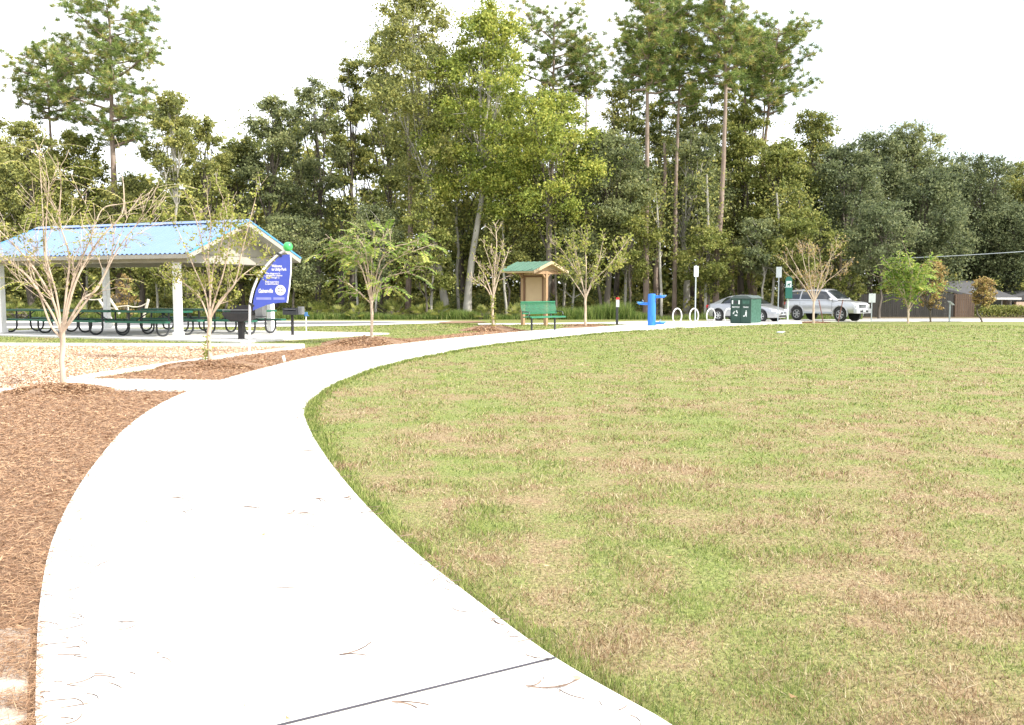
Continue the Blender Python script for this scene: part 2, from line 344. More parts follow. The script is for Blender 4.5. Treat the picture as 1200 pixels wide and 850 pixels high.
# ================================================================ grass, mulch, chips and litter
def grass_scatter():
    x, y, r = polar(620000, 2.4, 46); ok = np.ones(len(x), bool)
    for p in hard+soft: ok &= ~inpoly(x, y, p)
    ok &= (y < ysw-.3) & ~inpoly(x, y, PAV_SLAB)
    x, y, r = x[ok], y[ok], r[ok]
    x2, y2, r2 = polar(170000, 1.6, 40, 42, 100); ok = (y2 < ysw-.3) & ~inpoly(x2, y2, path_poly); x, y, r = np.r_[x, x2[ok]], np.r_[y, y2[ok]], np.r_[r, r2[ok]]
    hm = np.array([mnoise.noise((a*2.3, b*2.3, 5)) for a, b in zip(x, y)])*1.3+.95; hm = np.clip(hm, .35, 1.9)
    tag(blades('lawn_grass', x, y, r, (.024+.00025*r)*hm, .0018, blade_m, 1.2, k0=.0009), 'short green and straw coloured lawn grass', 'grass', kind='stuff')
    # longer fringe along the path edge
    q = resample(Rw, .004); q = q[(q[:,1] > 2.2) & (q[:,1] < 40)]; d = np.hypot(q[:,0], q[:,1]); keep = rng.random(len(q)) < np.minimum(1, 9/d); q = q[keep]; q = np.repeat(q, 7, 0); d = np.hypot(q[:,0], q[:,1])
    n = len(q); tn = np.gradient(q, axis=0); off = np.abs(rng.normal(0, .075, n))
    i = np.arange(n); t = q[np.clip(i+40, 0, n-1)]-q[np.clip(i-40, 0, n-1)]; t /= (np.linalg.norm(t, axis=1)[:,None]+1e-9)
    px_, py_ = q[:,0]+t[:,1]*(off-.012), q[:,1]-t[:,0]*(off-.012)
    wave = .5+.5*np.sin(q[:,1]*7+3*np.sin(q[:,1]*2.3))
    k = rng.random(n) < .35+.65*wave
    tag(blades('edge_grass', px_[k], py_[k], d[k], .050+.0003*d[k], .0028, blade_m, .8, hue=.75+.25*rng.random(k.sum())), 'longer green grass fringing the path edge', 'grass', kind='stuff')
def mulch_scatter():
    chipm = leafmat('mulch_pieces', [(.16,.085,.045), (.28,.155,.085), (.38,.23,.13), (.52,.35,.21)], trans=.05, clump=.3)
    x, y, r = polar(800000, 2.6, 34, -50, 8); ok = inpoly(x, y, mulch_a) | inpoly(x, y, mulch_b)
    ok &= ~(inpoly(x, y, sand_p) & (np.array([mnoise.noise((a*2.6, b*9, 0)) for a, b in zip(x, y)])*1.6+rng.normal(0, .35, len(x)) < .15-1.8*np.clip(y-3.25, 0, 2)))
    x, y, r = x[ok], y[ok], r[ok]
    tag(chips('mulch_straw', x, y, r, .070, .0018, chipm, .014, .03, k0=.00055), 'red brown pine straw and bark mulch beside the path', 'mulch', kind='stuff')
    cm = leafmat('wood_chip_pieces', [(.33,.19,.12), (.50,.34,.22), (.62,.47,.34), (.74,.62,.48)], trans=.05, clump=.3)
    x, y, r = polar(420000, 11, 34, -50, -8); ok = inpoly(x, y, play); x, y, r = x[ok], y[ok], r[ok]
    tag(chips('playground_wood_chips', x, y, r, .05, .02, cm, .018, .03, k0=.0009), 'pale tan wood chips covering the playground', 'wood chips', kind='stuff')
    # litter on the path: pine needles lying about
    V = []; rr = random.Random(5)
    def needle(x, y, L_, a, bend, wd):
        p0 = None
        pts = [(x+math.cos(a+bend*t)*L_*t, y+math.sin(a+bend*t)*L_*t) for t in (0, .25, .5, .75, 1)]
        for (ax, ay), (bx, by) in zip(pts, pts[1:]):
            l = math.hypot(bx-ax, by-ay) or 1; nx, ny = -(by-ay)/l*wd/2, (bx-ax)/l*wd/2; z = .0405
            V.extend([(ax-nx, ay-ny, z), (bx-nx, by-ny, z), (bx+nx, by+ny, z+.003), (ax+nx, ay+ny, z+.003)])
    for i in range(420):
        if i < 60: x, y = rr.uniform(-2.4, 1), rr.uniform(3, 11)
        elif i < 250:
            q = Lw[rr.randrange(1, 50)]; x = q[0]+abs(rr.gauss(0, .14)); y = q[1]+rr.uniform(-.3, .3)
        else:
            q = Rw[rr.randrange(1, 50)]; x = q[0]-abs(rr.gauss(0, .07)); y = q[1]+rr.uniform(-.2, .2)
        if not inpoly(np.array([x]), np.array([y]), path_poly)[0]: continue
        a = rr.uniform(-.5, .5) if i < 250 else rr.uniform(0, 6.28); 
        for k in range(rr.choice((1, 1, 2, 3)) if i < 60 else 1): needle(x, y, rr.uniform(.05, .22) if i < 60 else rr.uniform(.03, .12), a+rr.uniform(-.2, .2), rr.uniform(-1, 1), .0042 if i < 60 else .0025)
    nn = len(V)//4
    tag(npmesh('pine_needle_litter', V, 4, leafmat('needle', [(.05,.03,.025), (.13,.085,.06), (.24,.16,.11)], trans=0), attrs={'rnd': rng.random(nn), 'tone': rng.random(nn)}), 'dry pine needles scattered on the white path', 'pine needles', kind='stuff')
    # curled fallen leaves
    V = []
    for i in range(170):
        if i < 22: x, y = rr.uniform(-2.3, .8), rr.uniform(3, 14)
        else:
            t = rr.uniform(-36, 36); d = 3*math.exp(rr.random()*math.log(9)); x, y = d*math.sin(R(t)), d*math.cos(R(t))
        onp = inpoly(np.array([x]), np.array([y]), path_poly)[0]
        s = rr.uniform(.012, .028) if onp else rr.uniform(.008, .022)
        z = .041 if onp else .05; a = rr.uniform(0, 6.28); c, sn = math.cos(a)*s, math.sin(a)*s
        V += [(x-c, y-sn, z+s*.4), (x+sn*.4, y-c*.4, z), (x+c, y+sn, z+s*.5), (x-sn*.4, y+c*.4, z+s*.15)]
    V = [q for i in range(0, len(V), 4) for q in (V[i:i+4] if not inpoly(np.array([V[i][0]]), np.array([V[i][1]]), path_poly)[0] or (i//4) % 3 == 0 else [])]; nl = len(V)//4
    tag(npmesh('fallen_leaves', V, 4, leafmat('dead_leaf', [(.20,.12,.06), (.40,.26,.13), (.60,.46,.28)], trans=.2), attrs={'rnd': rng.random(nl), 'tone': rng.random(nl)}), 'dry curled tan leaves fallen on the lawn and path', 'leaves', kind='stuff')
# ================================================================ pavilion
PO = Vector((-9.16, 25.7, 0)); PU = Vector((-.921, .390, 0)).normalized(); PV = Vector((.390, .921, 0)).normalized()
def pav(u, v, z=0): q = PO+PU*u+PV*v; return Vector((q.x, q.y, z))
PAV_SLAB = [tuple(pav(*q)[:2]) for q in ((-2.0,-.25), (9.9,-.25), (9.9,5.45), (-3.3,5.45))]
slab('pavilion_slab', PAV_SLAB, .05, mat('pavilion_concrete', (.60,.585,.56), (.54,.53,.50), 1.5, .9, bump=.1), .12)
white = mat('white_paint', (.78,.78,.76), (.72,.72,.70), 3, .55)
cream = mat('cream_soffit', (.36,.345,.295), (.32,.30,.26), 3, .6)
bluer = mat('blue_metal_roof', (.125,.205,.385), (.14,.225,.41), .9, .38, metal=0, spec=.7)
black = mat('black_coating', (.02,.022,.025), (.03,.032,.035), 8, .42)
green = mat('green_coating', (.010,.090,.052), (.014,.11,.062), 6, .4)
galv = mat('galvanised', (.42,.46,.49), (.36,.40,.43), 8, .45, metal=.35)
def pavilion():
    rz = math.atan2(PU.y, PU.x)+math.pi      # local +x runs along the ridge towards the right end
    t = thing('picnic_pavilion', 'open picnic pavilion with corrugated blue metal roof and white posts', 'pavilion', (pav(4.45, 2.6).x, pav(4.45, 2.6).y, .05), rz)
    # local: x along ridge (right end = +4.45), y across (front eave = -2.6)
    ze, zr, hw, hl = 2.42, 3.50, 2.62, 4.5
    def corr(sign, th=.03):
        v = []; f = []; n = 300; cols = 2
        sl = (zr-ze)
        for i in range(n+1):
            x = -hl+2*hl*i/n; dz = .022*math.sin(i*math.pi/3)
            for (y, z) in ((0, zr), (sign*hw, ze)): v.append((x, y, z+dz+.02)); v.append((x, y, z+dz+.008))
        for i in range(n):
            a = i*4; b = a+4; f += [(a, b, b+2, a+2), (a+1, a+3, b+3, b+1), (a+2, b+2, b+3, a+3), (a, a+1, b+1, b)]
        f += [(0, 2, 3, 1), (n*4, n*4+1, n*4+3, n*4+2)]
        return MB().add(v, f)
    for s in (-1, 1): corr(s).build('roof_sheet', bluer, t)
    rc = MB()
    for s in (-1, 1): rc.box((0, s*.11, zr+.022), (2*hl+.02, .24, .012), rx=-s*.39)
    rc.build('ridge_cap', bluer, t)
    so_ = MB(); ang = math.atan2(zr-ze, hw)
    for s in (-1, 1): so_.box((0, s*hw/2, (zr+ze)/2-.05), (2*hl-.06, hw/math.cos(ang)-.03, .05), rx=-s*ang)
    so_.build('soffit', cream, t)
    for e in (-1, 1):
        fc = MB()
        for s in (-1, 1): fc.box((e*(hl-.015), s*hw/2, (zr+ze)/2-.055), (.03, hw/math.cos(ang), .16), rx=-s*ang)
        fc.build('bargeboard', cream, t)
    ft = MB()
    for s in (-1, 1): ft.box((0, s*(hw-.02), ze-.06), (2*hl-.08, .03, .12))
    ft.build('fascia', cream, t)
    for e in (-1, 1):
        tr = MB()
        for s in (-1, 1): tr.box((e*(hl+.012), s*hw/2, (zr+ze)/2+.035), (.02, hw/math.cos(ang), .05), rx=-s*ang)
        tr.build('roof_trim', mat('blue_trim', (.08,.30,.62)), t)
    for e in (1, -1):    # boarded gable end, set back under the overhang
        g_ = MB(); k = .80; yb = (hw-.45)
        g_.prism([(-yb, ze+.03), (yb, ze+.03), (yb, ze+.12), (0, zr-.14), (-yb, ze+.12)], 'x', e*(hl-k)-.03, e*(hl-k)+.03); g_.build('gable', cream, t)
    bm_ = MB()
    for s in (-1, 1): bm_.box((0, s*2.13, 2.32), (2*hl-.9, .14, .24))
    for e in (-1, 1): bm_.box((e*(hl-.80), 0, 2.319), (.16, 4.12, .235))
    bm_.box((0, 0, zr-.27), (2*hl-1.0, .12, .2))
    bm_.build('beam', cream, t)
    rf = MB()
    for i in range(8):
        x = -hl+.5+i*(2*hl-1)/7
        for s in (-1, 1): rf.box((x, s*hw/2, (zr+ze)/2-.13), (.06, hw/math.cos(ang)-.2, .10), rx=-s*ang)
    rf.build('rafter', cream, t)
    for x in (3.60, -3.75):
        for s in (-1, 1):
            p = MB(); p.box((x, s*2.13, 1.10), (.19, .19, 2.2)); po = p.build('post', white, t, bevel=.015)
            MB().box((x, s*2.13, .10), (.235, .235, .16)).build('base_wrap', white, po)
pavilion()
def picnic_table(loc, rz, label, first=None):
    if first:
        o = copy_tree(first); o.location = loc; o.rotation_euler.z = rz; o['label'] = label; return o
    t = thing('picnic_table', label, 'picnic table', loc, rz, 'picnic tables under the pavilion')
    LN = 2.3
    def plank(name, y, z, w_):
        m = MB(); m.box((0, y, z), (LN, w_, .025))
        for s in (-1, 1): m.box((0, y+s*(w_/2-.005), z-.018), (LN+.01, .022, .055)); m.box((s*LN/2, y, z-.018), (.022, w_, .055))
        return m.build(name, green, t, bevel=.004)
    plank('table_top', 0, .75, .75)
    for s in (-1, 1): plank('seat', s*.72, .45, .28)
    for e in (-1, 1):
        for s in (-1, 1):
            x = e*.80; pts = [(x, s*.22, .72), (x, s*.22, .40)]
            pts = [(x, s*.26, .72), (x, s*.26, .20)]
            for k in range(0, 7):
                a = math.pi+k*math.pi/6 ; pts.append((x, s*(.51+.25*math.cos(a)), .21+.19*math.sin(a)))
            pts += [(x, s*.76, .43)]
            MB().tube(pts, .030, 8).build('leg', black, t, smooth=True)
    br = MB()
    for e in (-1, 1):
        br.tube([(e*.80, -.26, .71), (e*.80, .26, .71)], .02, 6); br.tube([(e*.80, -.76, .42), (e*.80, .76, .42)], .02, 6)
        br.tube([(e*.80, 0, .42), (e*.22, 0, .72)], .018, 6)
    br.build('brace', black, t)
    return t
rzp = math.atan2(PU.y, PU.x)
tl = [((2.6, 1.35), 'green picnic table with black legs right behind the right front pavilion post'),
      ((5.25, 1.3), 'green picnic table at the front of the pavilion between its left and right front posts'),
      ((7.7, 1.5), 'green picnic table at the front left end of the pavilion behind the bare tree'),
      ((.95, 3.3), 'green picnic table behind the large grill at the right end of the pavilion'),
      ((4.2, 3.9), 'green picnic table in the back row of the pavilion by its back left post')]
first = None
for (u, v), lab in tl:
    q = pav(u, v, .05); r_ = picnic_table(q, rzp, lab, first); first = first or r_
# ================================================================ grills
def grills():
    char = mat('charcoal_steel', (.02,.02,.022), (.035,.03,.03), 7, .6, metal=.3)
    grey = mat('grey_steel', (.20,.205,.21), (.15,.15,.16), 5, .5, metal=.3)
    q = P(283, 399.5, 26.0); t = thing('charcoal_grill', 'large black park grill on a square pedestal beside the blue banner sign', 'grill', (q.x, q.y, .05), R(-8))
    MB().box((0, 0, .27), (.17, .17, .54)).build('pedestal', char, t, bevel=.01)
    fb = MB(); fb.prism([(-.24,.54),(.24,.54),(.50,.72),(.54,.79),(-.54,.79),(-.50,.72)], 'y', -.3, .3); fb.build('firebox', char, t, bevel=.01)
    gr = MB(); gr.box((0, 0, .80), (1.06, .56, .012))
    for i in range(12): gr.box((-.5+i*.09, 0, .815), (.012, .56, .012))
    gr.build('grate', black, t)
    MB().box((0, .27, .93), (.98, .02, .22)).build('back_plate', char, t)
    hd = MB(); hd.tube([(-.45, -.36, .86), (-.45, -.42, .90), (.45, -.42, .90), (.45, -.36, .86)], .014, 6); hd.build('handle', grey, t)
    MB().box((.70, 0, .84), (.26, .34, .40)).build('wind_guard', grey, t, bevel=.01)
    MB().tube([(.62, -.2, .70), (.98, -.2, .70)], .012, 6).build('side_rail', black, t)
    q = P(343, 395, 28.2); t.scale = (.86, .86, .93)
    q = P(343, 395, 28.2); t = thing('pedestal_grill', 'small black box grill on a thin post right of the blue banner sign', 'grill', (q.x, q.y, .05), R(-12))
    MB().cyl((0,0,0), (0,0,.62), .045).build('pedestal', char, t)
    f2 = MB(); f2.box((0,0,.64), (.46,.38,.02)); 
    for s in (-1, 1): f2.box((s*.22,0,.745), (.02,.38,.19)); 
    f2.box((0,.18,.745), (.42,.02,.19)); f2.box((0,-.18,.70), (.42,.02,.1)); f2.build('firebox', black, t)
    g3 = MB()
    for i in range(9): g3.box((-.19+i*.0475, 0, .80), (.01, .34, .01))
    g3.build('grate', grey, t)
    MB().box((.30,0,.76), (.14,.2,.24)).build('ash_shield', grey, t, bevel=.01)
    q = P(359, 391, 29.5); t = thing('water_spigot', 'thin white spigot post with a blue cap beside the small grill', 'spigot', (q.x, q.y, 0))
    MB().cyl((0,0,0), (0,0,.62), .018, 8).build('post', white, t)
    MB().box((0,0,.66), (.10,.08,.13)).cyl((.02,0,.64), (.10,0,.60), .015, 8).build('spigot_head', mat('spigot_blue', (.05,.16,.35)), t, bevel=.01)
grills()
# ================================================================ banner sign
def banner():
    D = 20.6; B = P(292, 415, D); t = thing('banner_sign', 'sail shaped blue welcome sign on a curved white pole with green ball', 'sign', (B.x, B.y, 0))
    S = lambda x, y, dy=0: P(x, y, D)-Vector((B.x, B.y, 0))+Vector((0, dy, 0))
    bl = mat('sign_blue', (.055,.085,.40), (.06,.095,.44), 2, .35); wt = mat('sign_white', (.80,.80,.80)); lb = mat('sign_light_blue', (.25,.28,.75))
    pts = [(B.x-B.x, 0, 0), S(292.4, 395), S(292.5, 375), S(292.8, 358), S(294, 350), S(296.5, 340), S(300, 331), S(304.5, 322), S(311, 313), S(318, 305.5), S(325, 299.5), S(331, 295.5), S(334.5, 293)]
    sm = smooth_poly([tuple(p) for p in pts[3:]], 4); MB().tube([(0,0,0), tuple(S(292.5, 375))]+sm, .029, 12).build('pole', mat('pole_white', (.72,.72,.72)), t, smooth=True)
    ol = [(329, 299), (339.8, 298.2), (340.6, 308), (340.2, 320), (338.8, 335), (336, 354.5), (325.5, 355.2), (313, 357.3), (299, 363), (296.5, 364), (297, 352), (300, 340), (306, 328), (314, 316), (321, 307)]
    def panel(name, pts_, y0, y1, m_):
        q = [S(*p) for p in pts_]; return MB().prism([(v.x, v.z) for v in q], 'y', y0, y1).build(name, m_, t)
    pn = panel('sign_panel', ol, -.012, .012, bl)
    e = MB(); q = [S(*p) for p in ((340.3, 298.5), (341.1, 308), (340.7, 320), (339.3, 335), (336.5, 355))]; e.tube(q, .016, 6); e.build('panel_edge', wt, pn)
    for (x, y, a) in ((327.5, 298.5, 40), (303.5, 325, 55), (294.8, 357, 85)):
        c = S(x, y); MB().box(c, (.14, .07, .05), ry=R(35)).build('clamp', black, t, bevel=.008)
    c = S(337.4, 289.3); b = MB(); b.lathe([(.001,-.108),(.04,-.10),(.075,-.078),(.098,-.045),(.108,0),(.098,.045),(.075,.078),(.04,.10),(.001,.108)], tuple(c)); 
    b.build('finial_ball', mat('ball_green', (.06,.50,.12), (.07,.55,.14), 2, .3), t, smooth=True)
    MB().tube([tuple(S(334, 293.2)), tuple(S(336, 291))], .03, 8).build('ball_neck', black, t)
    def tx(s, x, y, h, x1, sh=0, bold=.002):
        p = S(x, y, -.014); o = text('lettering', s, h, wt, pn, p, (R(90), 0, 0), .001, 'LEFT', bold, sh); o.scale.x = (S(x1, y).x-p.x)/max(v.co.x for v in o.data.vertices); return o
    tx('Welcome', 318.5, 312, .085, 330.5); tx('to Unity Park', 318.5, 315.9, .085, 336, bold=.003)
    for i, s in enumerate(('The playground is', 'designed for children', 'ages 5 through 12')): tx(s, 312, 320.7+i*2.4, .056, (328.5, 331, 327.5)[i], bold=.001)
    for i, s in enumerate(('Adult supervision', 'is recommended')): tx(s, 311, 330.5+i*2.4, .056, (327, 326.5)[i], bold=.001)
    tx('Gainesville', 302.8, 341.2, .13, 320, .25, .003)
    p = S(328.8, 340.3, -.013); d = MB(); d.cyl((p.x, p.y, p.z), (p.x, p.y-.002, p.z), .117, 32); d.build('emblem_disc', wt, pn)
    em = MB()
    for ix in (-1, 1):
        for iz in (-1, 1):
            em = MB()
            for k in range(3): em.box((p.x+ix*.034+(k-1)*.012, p.y-.004, p.z+iz*.036+(.006 if k == 1 else 0)), (.013, .002+.0006*k, .026))
            em.build('emblem_mark', mat('emblem_grey', (.18,.18,.2)), pn)
    m = MB()
    for x0, x1 in ((300.5, 318), (320.5, 333.5)):
        a, b2 = S(x0, 350), S(x1, 350); m.box(((a.x+b2.x)/2, -.0135, a.z), (b2.x-a.x, .002, .055))
    m.build('caption_bar', lb, pn)
banner()
# ================================================================ bench
def bench():
    a, b = P(622, 389, 31.6), P(651, 387, 32.5)
    c = (a+b)/2; t = thing('park_bench', 'green perforated metal park bench on two black legs beside the path', 'bench', (c.x, c.y, terr(c.y)+.036), R(41))
    # local: x along the bench, faces -y (rotated so it looks to the right and forward)
    W = 1.65
    def mesh_panel(name, prof, w_):
        """ribbed sheet following a side profile"""
        v = []; f = []; n = 40
        th = .012
        m = MB()
        for i in range(n+1):
            x = -w_/2+w_*i/n
            m.tube([(x, p[0], p[1]) for p in prof], .011, 5)
        for j, p in enumerate(prof):
            if j % 1 == 0: m.tube([(-w_/2, p[0], p[1]), (w_/2, p[0], p[1])], .012 if j not in (0, len(prof)-1) else .026, 5)
        return m.build(name, mat('bench_green', (.015,.15,.07), (.022,.18,.09), 5, .35), t)
    mesh_panel('seat', [(-.28,.47), (-.22,.492), (-.15,.49), (-.08,.483), (0,.475), (.08,.47), (.14,.475)], W)
    mesh_panel('backrest', [(.19,.60), (.20,.65), (.215,.70), (.23,.75), (.245,.80), (.26,.85), (.275,.90), (.28,.95), (.275,1.0)], W)
    for s in (-1, 1):
        x = s*.56
        MB().tube([(x, .0, 0), (x, .0, .46)], .036, 10).build('leg', black, t)
        fr = MB(); fr.tube([(x, -.26, .46), (x, 0, .455), (x, .13, .455), (x, .19, .50), (x, .215, .60), (x, .25, .72), (x, .29, .95)], .022, 8); fr.build('frame', black, t, smooth=True)
        x = s*(W/2-.02)
        fa = MB(); fa.tube([(x, .22, .68), (x, .14, .66), (x, -.02, .665), (x, -.14, .64), (x, -.17, .57), (x, -.14, .50)], .018, 8); fa.build('armrest', black, t, smooth=True)
bench()
# ================================================================ kiosk
def kiosk():
    D = 41.0; c = P(626, 378, D); zt = terr(D); t = thing('notice_kiosk', 'wooden notice board kiosk with a green metal gable roof', 'kiosk', (c.x, c.y, zt), R(-40))
    wood = mat('kiosk_wood', (.38,.245,.14), (.31,.195,.105), 3, .75, bump=.2, bscale=30, stretch=(1,1,.15)); pale = mat('board_tan', (.50,.37,.23), (.45,.32,.20), 1.2, .8); gm = mat('green_metal', (.08,.165,.115), (.10,.20,.14), 1.5, .4)
    zr, ze, hl, hw = 2.83, 2.40, 1.0, 1.25
    for s in (-1, 1):
        p = MB(); p.box((s*.66, 0, 1.22), (.15, .15, 2.44)); p.build('post', wood, t, bevel=.008)
    MB().box((0, 0, 1.66), (1.17, .06, 1.40)).build('board', pale, t)
    fr = MB()
    for s in (-1, 1): fr.box((s*.54, -.045, 1.62), (.09, .05, 1.26)); fr.box((0, -.046, 1.62+s*.59), (1.0, .05, .08))
    fr.build('board_frame', mat('kiosk_dark_wood', (.17,.085,.045), (.14,.07,.035), 4, .7), t)
    ang = math.atan2(zr-ze, hw)
    for s in (-1, 1):
        m = MB(); m.box((0, s*hw/2, (zr+ze)/2+.03), (2*hl, hw/math.cos(ang), .02), rx=-s*ang)
        for i in range(7): m.box((-hl+.02+i*(2*hl-.04)/6, s*hw/2, (zr+ze)/2+.05), (.025, hw/math.cos(ang)-.01, .03), rx=-s*ang)
        m.build('roof_sheet', gm, t)
    sf = MB()
    for s in (-1, 1): sf.box((0, s*hw/2, (zr+ze)/2-.02), (2*hl-.05, hw/math.cos(ang)-.03, .06), rx=-s*ang)
    for e in (-1, 1): sf.prism([(-.9, ze+.02), (.9, ze+.02), (0, zr-.12)], 'x', e*.62-.02, e*.62+.02)
    for e in (-1, 1):
        for s in (-1, 1): sf.box((e*(hl-.01), s*hw/2, (zr+ze)/2-.01), (.035, hw/math.cos(ang), .13), rx=-s*ang)
    sf.build('roof_frame', mat('kiosk_trim', (.50,.38,.24), (.44,.33,.2), 3, .75), t)
    br = MB()
    for e in (-1, 1):
        br.box((e*.66, 0, 2.37), (.12, 2.1, .12))
        for s in (-1, 1): br.box((e*.66, s*.16, 2.24), (.07, .36, .07), rx=s*R(45))
    br.build('bracket', wood, t)
kiosk()
# ================================================================ fountain
def fountain():
    D = 38.2; c = P(763.5, 381, D); t = thing('drinking_fountain', 'bright blue drinking fountain with high, low and ground level basins', 'drinking fountain', (c.x, c.y, terr(D)+.04), R(-14))
    bl = mat('fountain_blue', (.012,.16,.62), (.015,.18,.66), 3, .28, coat=.4); st = mat('basin_blue', (.10,.35,.70), (.12,.40,.75), 3, .25)
    p = MB(); p.lathe([(.19,0),(.19,.02),(.172,.03),(.172,1.28),(.16,1.33),(.10,1.345),(.001,1.35)]); p.build('pedestal', bl, t, smooth=True)
    def arm(name, s, z, ln, bz):
        a = MB(); a.prism([(s*.12, z-.12), (s*.12, z), (s*(ln), z), (s*(ln+.02), z-.03), (s*(ln-.05), z-.10)], 'y', -.085, .085); ao = a.build(name, bl, t, bevel=.01)
        b = MB(); b.lathe([(.06,-.07), (.13,-.03), (.165,.02), (.15,.02), (.11,-.015), (.001,-.03)], (s*(ln-.10), 0, z)); b.build('basin', st, ao, smooth=True)
        MB().tube([(s*(ln-.22), 0, z), (s*(ln-.22), 0, z+.07), (s*(ln-.17), 0, z+.09)], .018, 8).build('spout', mat('chrome', (.6,.62,.65), rough=.2, metal=1), ao)
        MB().box((s*(ln+.03), 0, z-.05), (.012, .06, .04)).build('push_button', mat('chrome', (.6,.62,.65)), ao)
    arm('upper_arm', 1, 1.27, .56, 0); arm('lower_arm', -1, .98, .58, 0); arm('pet_bowl_arm', 1, .16, .56, 0)
    MB().box((0, -.168, .30), (.14, .02, .22)).build('access_panel', bl, t, bevel=.003)
fountain()
# ================================================================ bike hoops
def hoops():
    first = None; wt = mat('hoop_white', (.76,.76,.74))
    labs = ['white hoop bicycle rack standing left of the thin sign post', 'white hoop bicycle rack crossed by the thin sign post', 'white hoop bicycle rack in front of the sedan rear wheel', 'white hoop bicycle rack partly hidden by the green recycling bin']
    for i, px in enumerate((793.5, 813.2, 833, 853.5)):
        D = 45.0+.3*i; q = P(px, 377, D); z = terr(D)+.04
        if not first:
            t = thing('bike_rack', labs[0], 'bike rack', (q.x, q.y, z), R(40), 'white hoop bicycle racks')
            a0 = math.radians(-72); pts = [(.34*math.cos(a0+k*(2*math.pi-math.radians(36))/28), 0, .37+.37*math.sin(a0+k*(2*math.pi-math.radians(36))/28)) for k in range(29)]
            MB().tube(pts, .03, 8).build('hoop', wt, t, smooth=True)
            pl = MB(); pl.box((0, 0, .008), (.40, .12, .014)); pl.build('base_plate', galv, t); first = t
        else:
            o = copy_tree(first); o.location = (q.x, q.y, z); o['label'] = labs[i]
hoops()
# ================================================================ small signs and posts
def signpost(px, py, D, top, w_px, panel_y, lab, m_, rz=0, name='sign_post'):
    q = P(px, py, D); z0 = terr(D); t = thing(name, lab, 'sign', (q.x, q.y, z0), rz); zt = P(px, top, D).z-z0
    MB().box((0, 0, zt/2), (.05, .04, zt)).build('post', galv, t)
    z1, z2 = P(px, panel_y[0], D).z-z0, P(px, panel_y[1], D).z-z0; wd = w_px/F*D
    pn = MB().box((0, -.03, (z1+z2)/2), (wd, .012, abs(z1-z2))).build('sign_panel', m_, t, bevel=.006)
    bo = MB()
    for s in (-1, 1): bo.cyl((0, -.034, (z1+z2)/2+s*abs(z1-z2)*.38), (0, -.044, (z1+z2)/2+s*abs(z1-z2)*.38), .02, 8)
    bo.build('bolt', galv, pn)
    return t, z1, z2, wd
wsg = mat('sign_white_face', (.50,.54,.56), (.44,.48,.50), 3, .5)
signpost(814.5, 377, 44.2, 311, 6.5, (312, 324.5), 'narrow white sign on a tall thin post between the bicycle hoops', wsg, R(25))
signpost(911.5, 377.5, 47, 313, 6.2, (313, 325.5), 'narrow white sign on a tall thin post between sedan and SUV', wsg, R(-20))
signpost(1021, 376, 52, 344, 8, (344.3, 354.8), 'small pale rectangular sign on a short post in front of the dark fence', wsg)
def dogstation():
    D = 46.5; q = P(923, 377, D); z0 = terr(D); t = thing('pet_waste_station', 'green pet waste station with white label and rounded top on a pale post', 'pet waste station', (q.x, q.y, z0))
    h = lambda y: P(923, y, D).z-z0
    MB().box((0, 0, h(330)/2), (.07, .06, h(330))).build('post', mat('pale_post', (.55,.66,.58)), t)
    gd = mat('station_green', (.006,.085,.065), (.01,.105,.08), 4, .4)
    MB().box((0, -.07, (h(337)+h(350))/2), (.34, .14, h(337)-h(350))).build('bag_dispenser', gd, t, bevel=.02)
    ol = [(-.17, h(338.5)), (.17, h(338.5)), (.17, h(328))]+[(.17*math.cos(a), h(328)+.17*math.sin(a)) for a in [k*math.pi/10 for k in range(1, 10)]]+[(-.17, h(328))]
    MB().prism(ol, 'y', -.05, -.035).build('sign_panel', gd, t)
    lp = MB().box((0, -.056, (h(329.5)+h(337.5))/2), (.27, .008, h(329.5)-h(337.5))).build('label_plate', wsg, t)
    d = MB(); zc = (h(329.5)+h(337.5))/2; d.box((-.005, -.062, zc), (.12, .004, .07)); d.box((.06, -.062, zc+.05), (.05, .004, .05)); 
    for x in (-.05, .04): d.box((x, -.062, zc-.07), (.025, .004, .09))
    d.build('dog_mark', gd, lp)
dogstation()
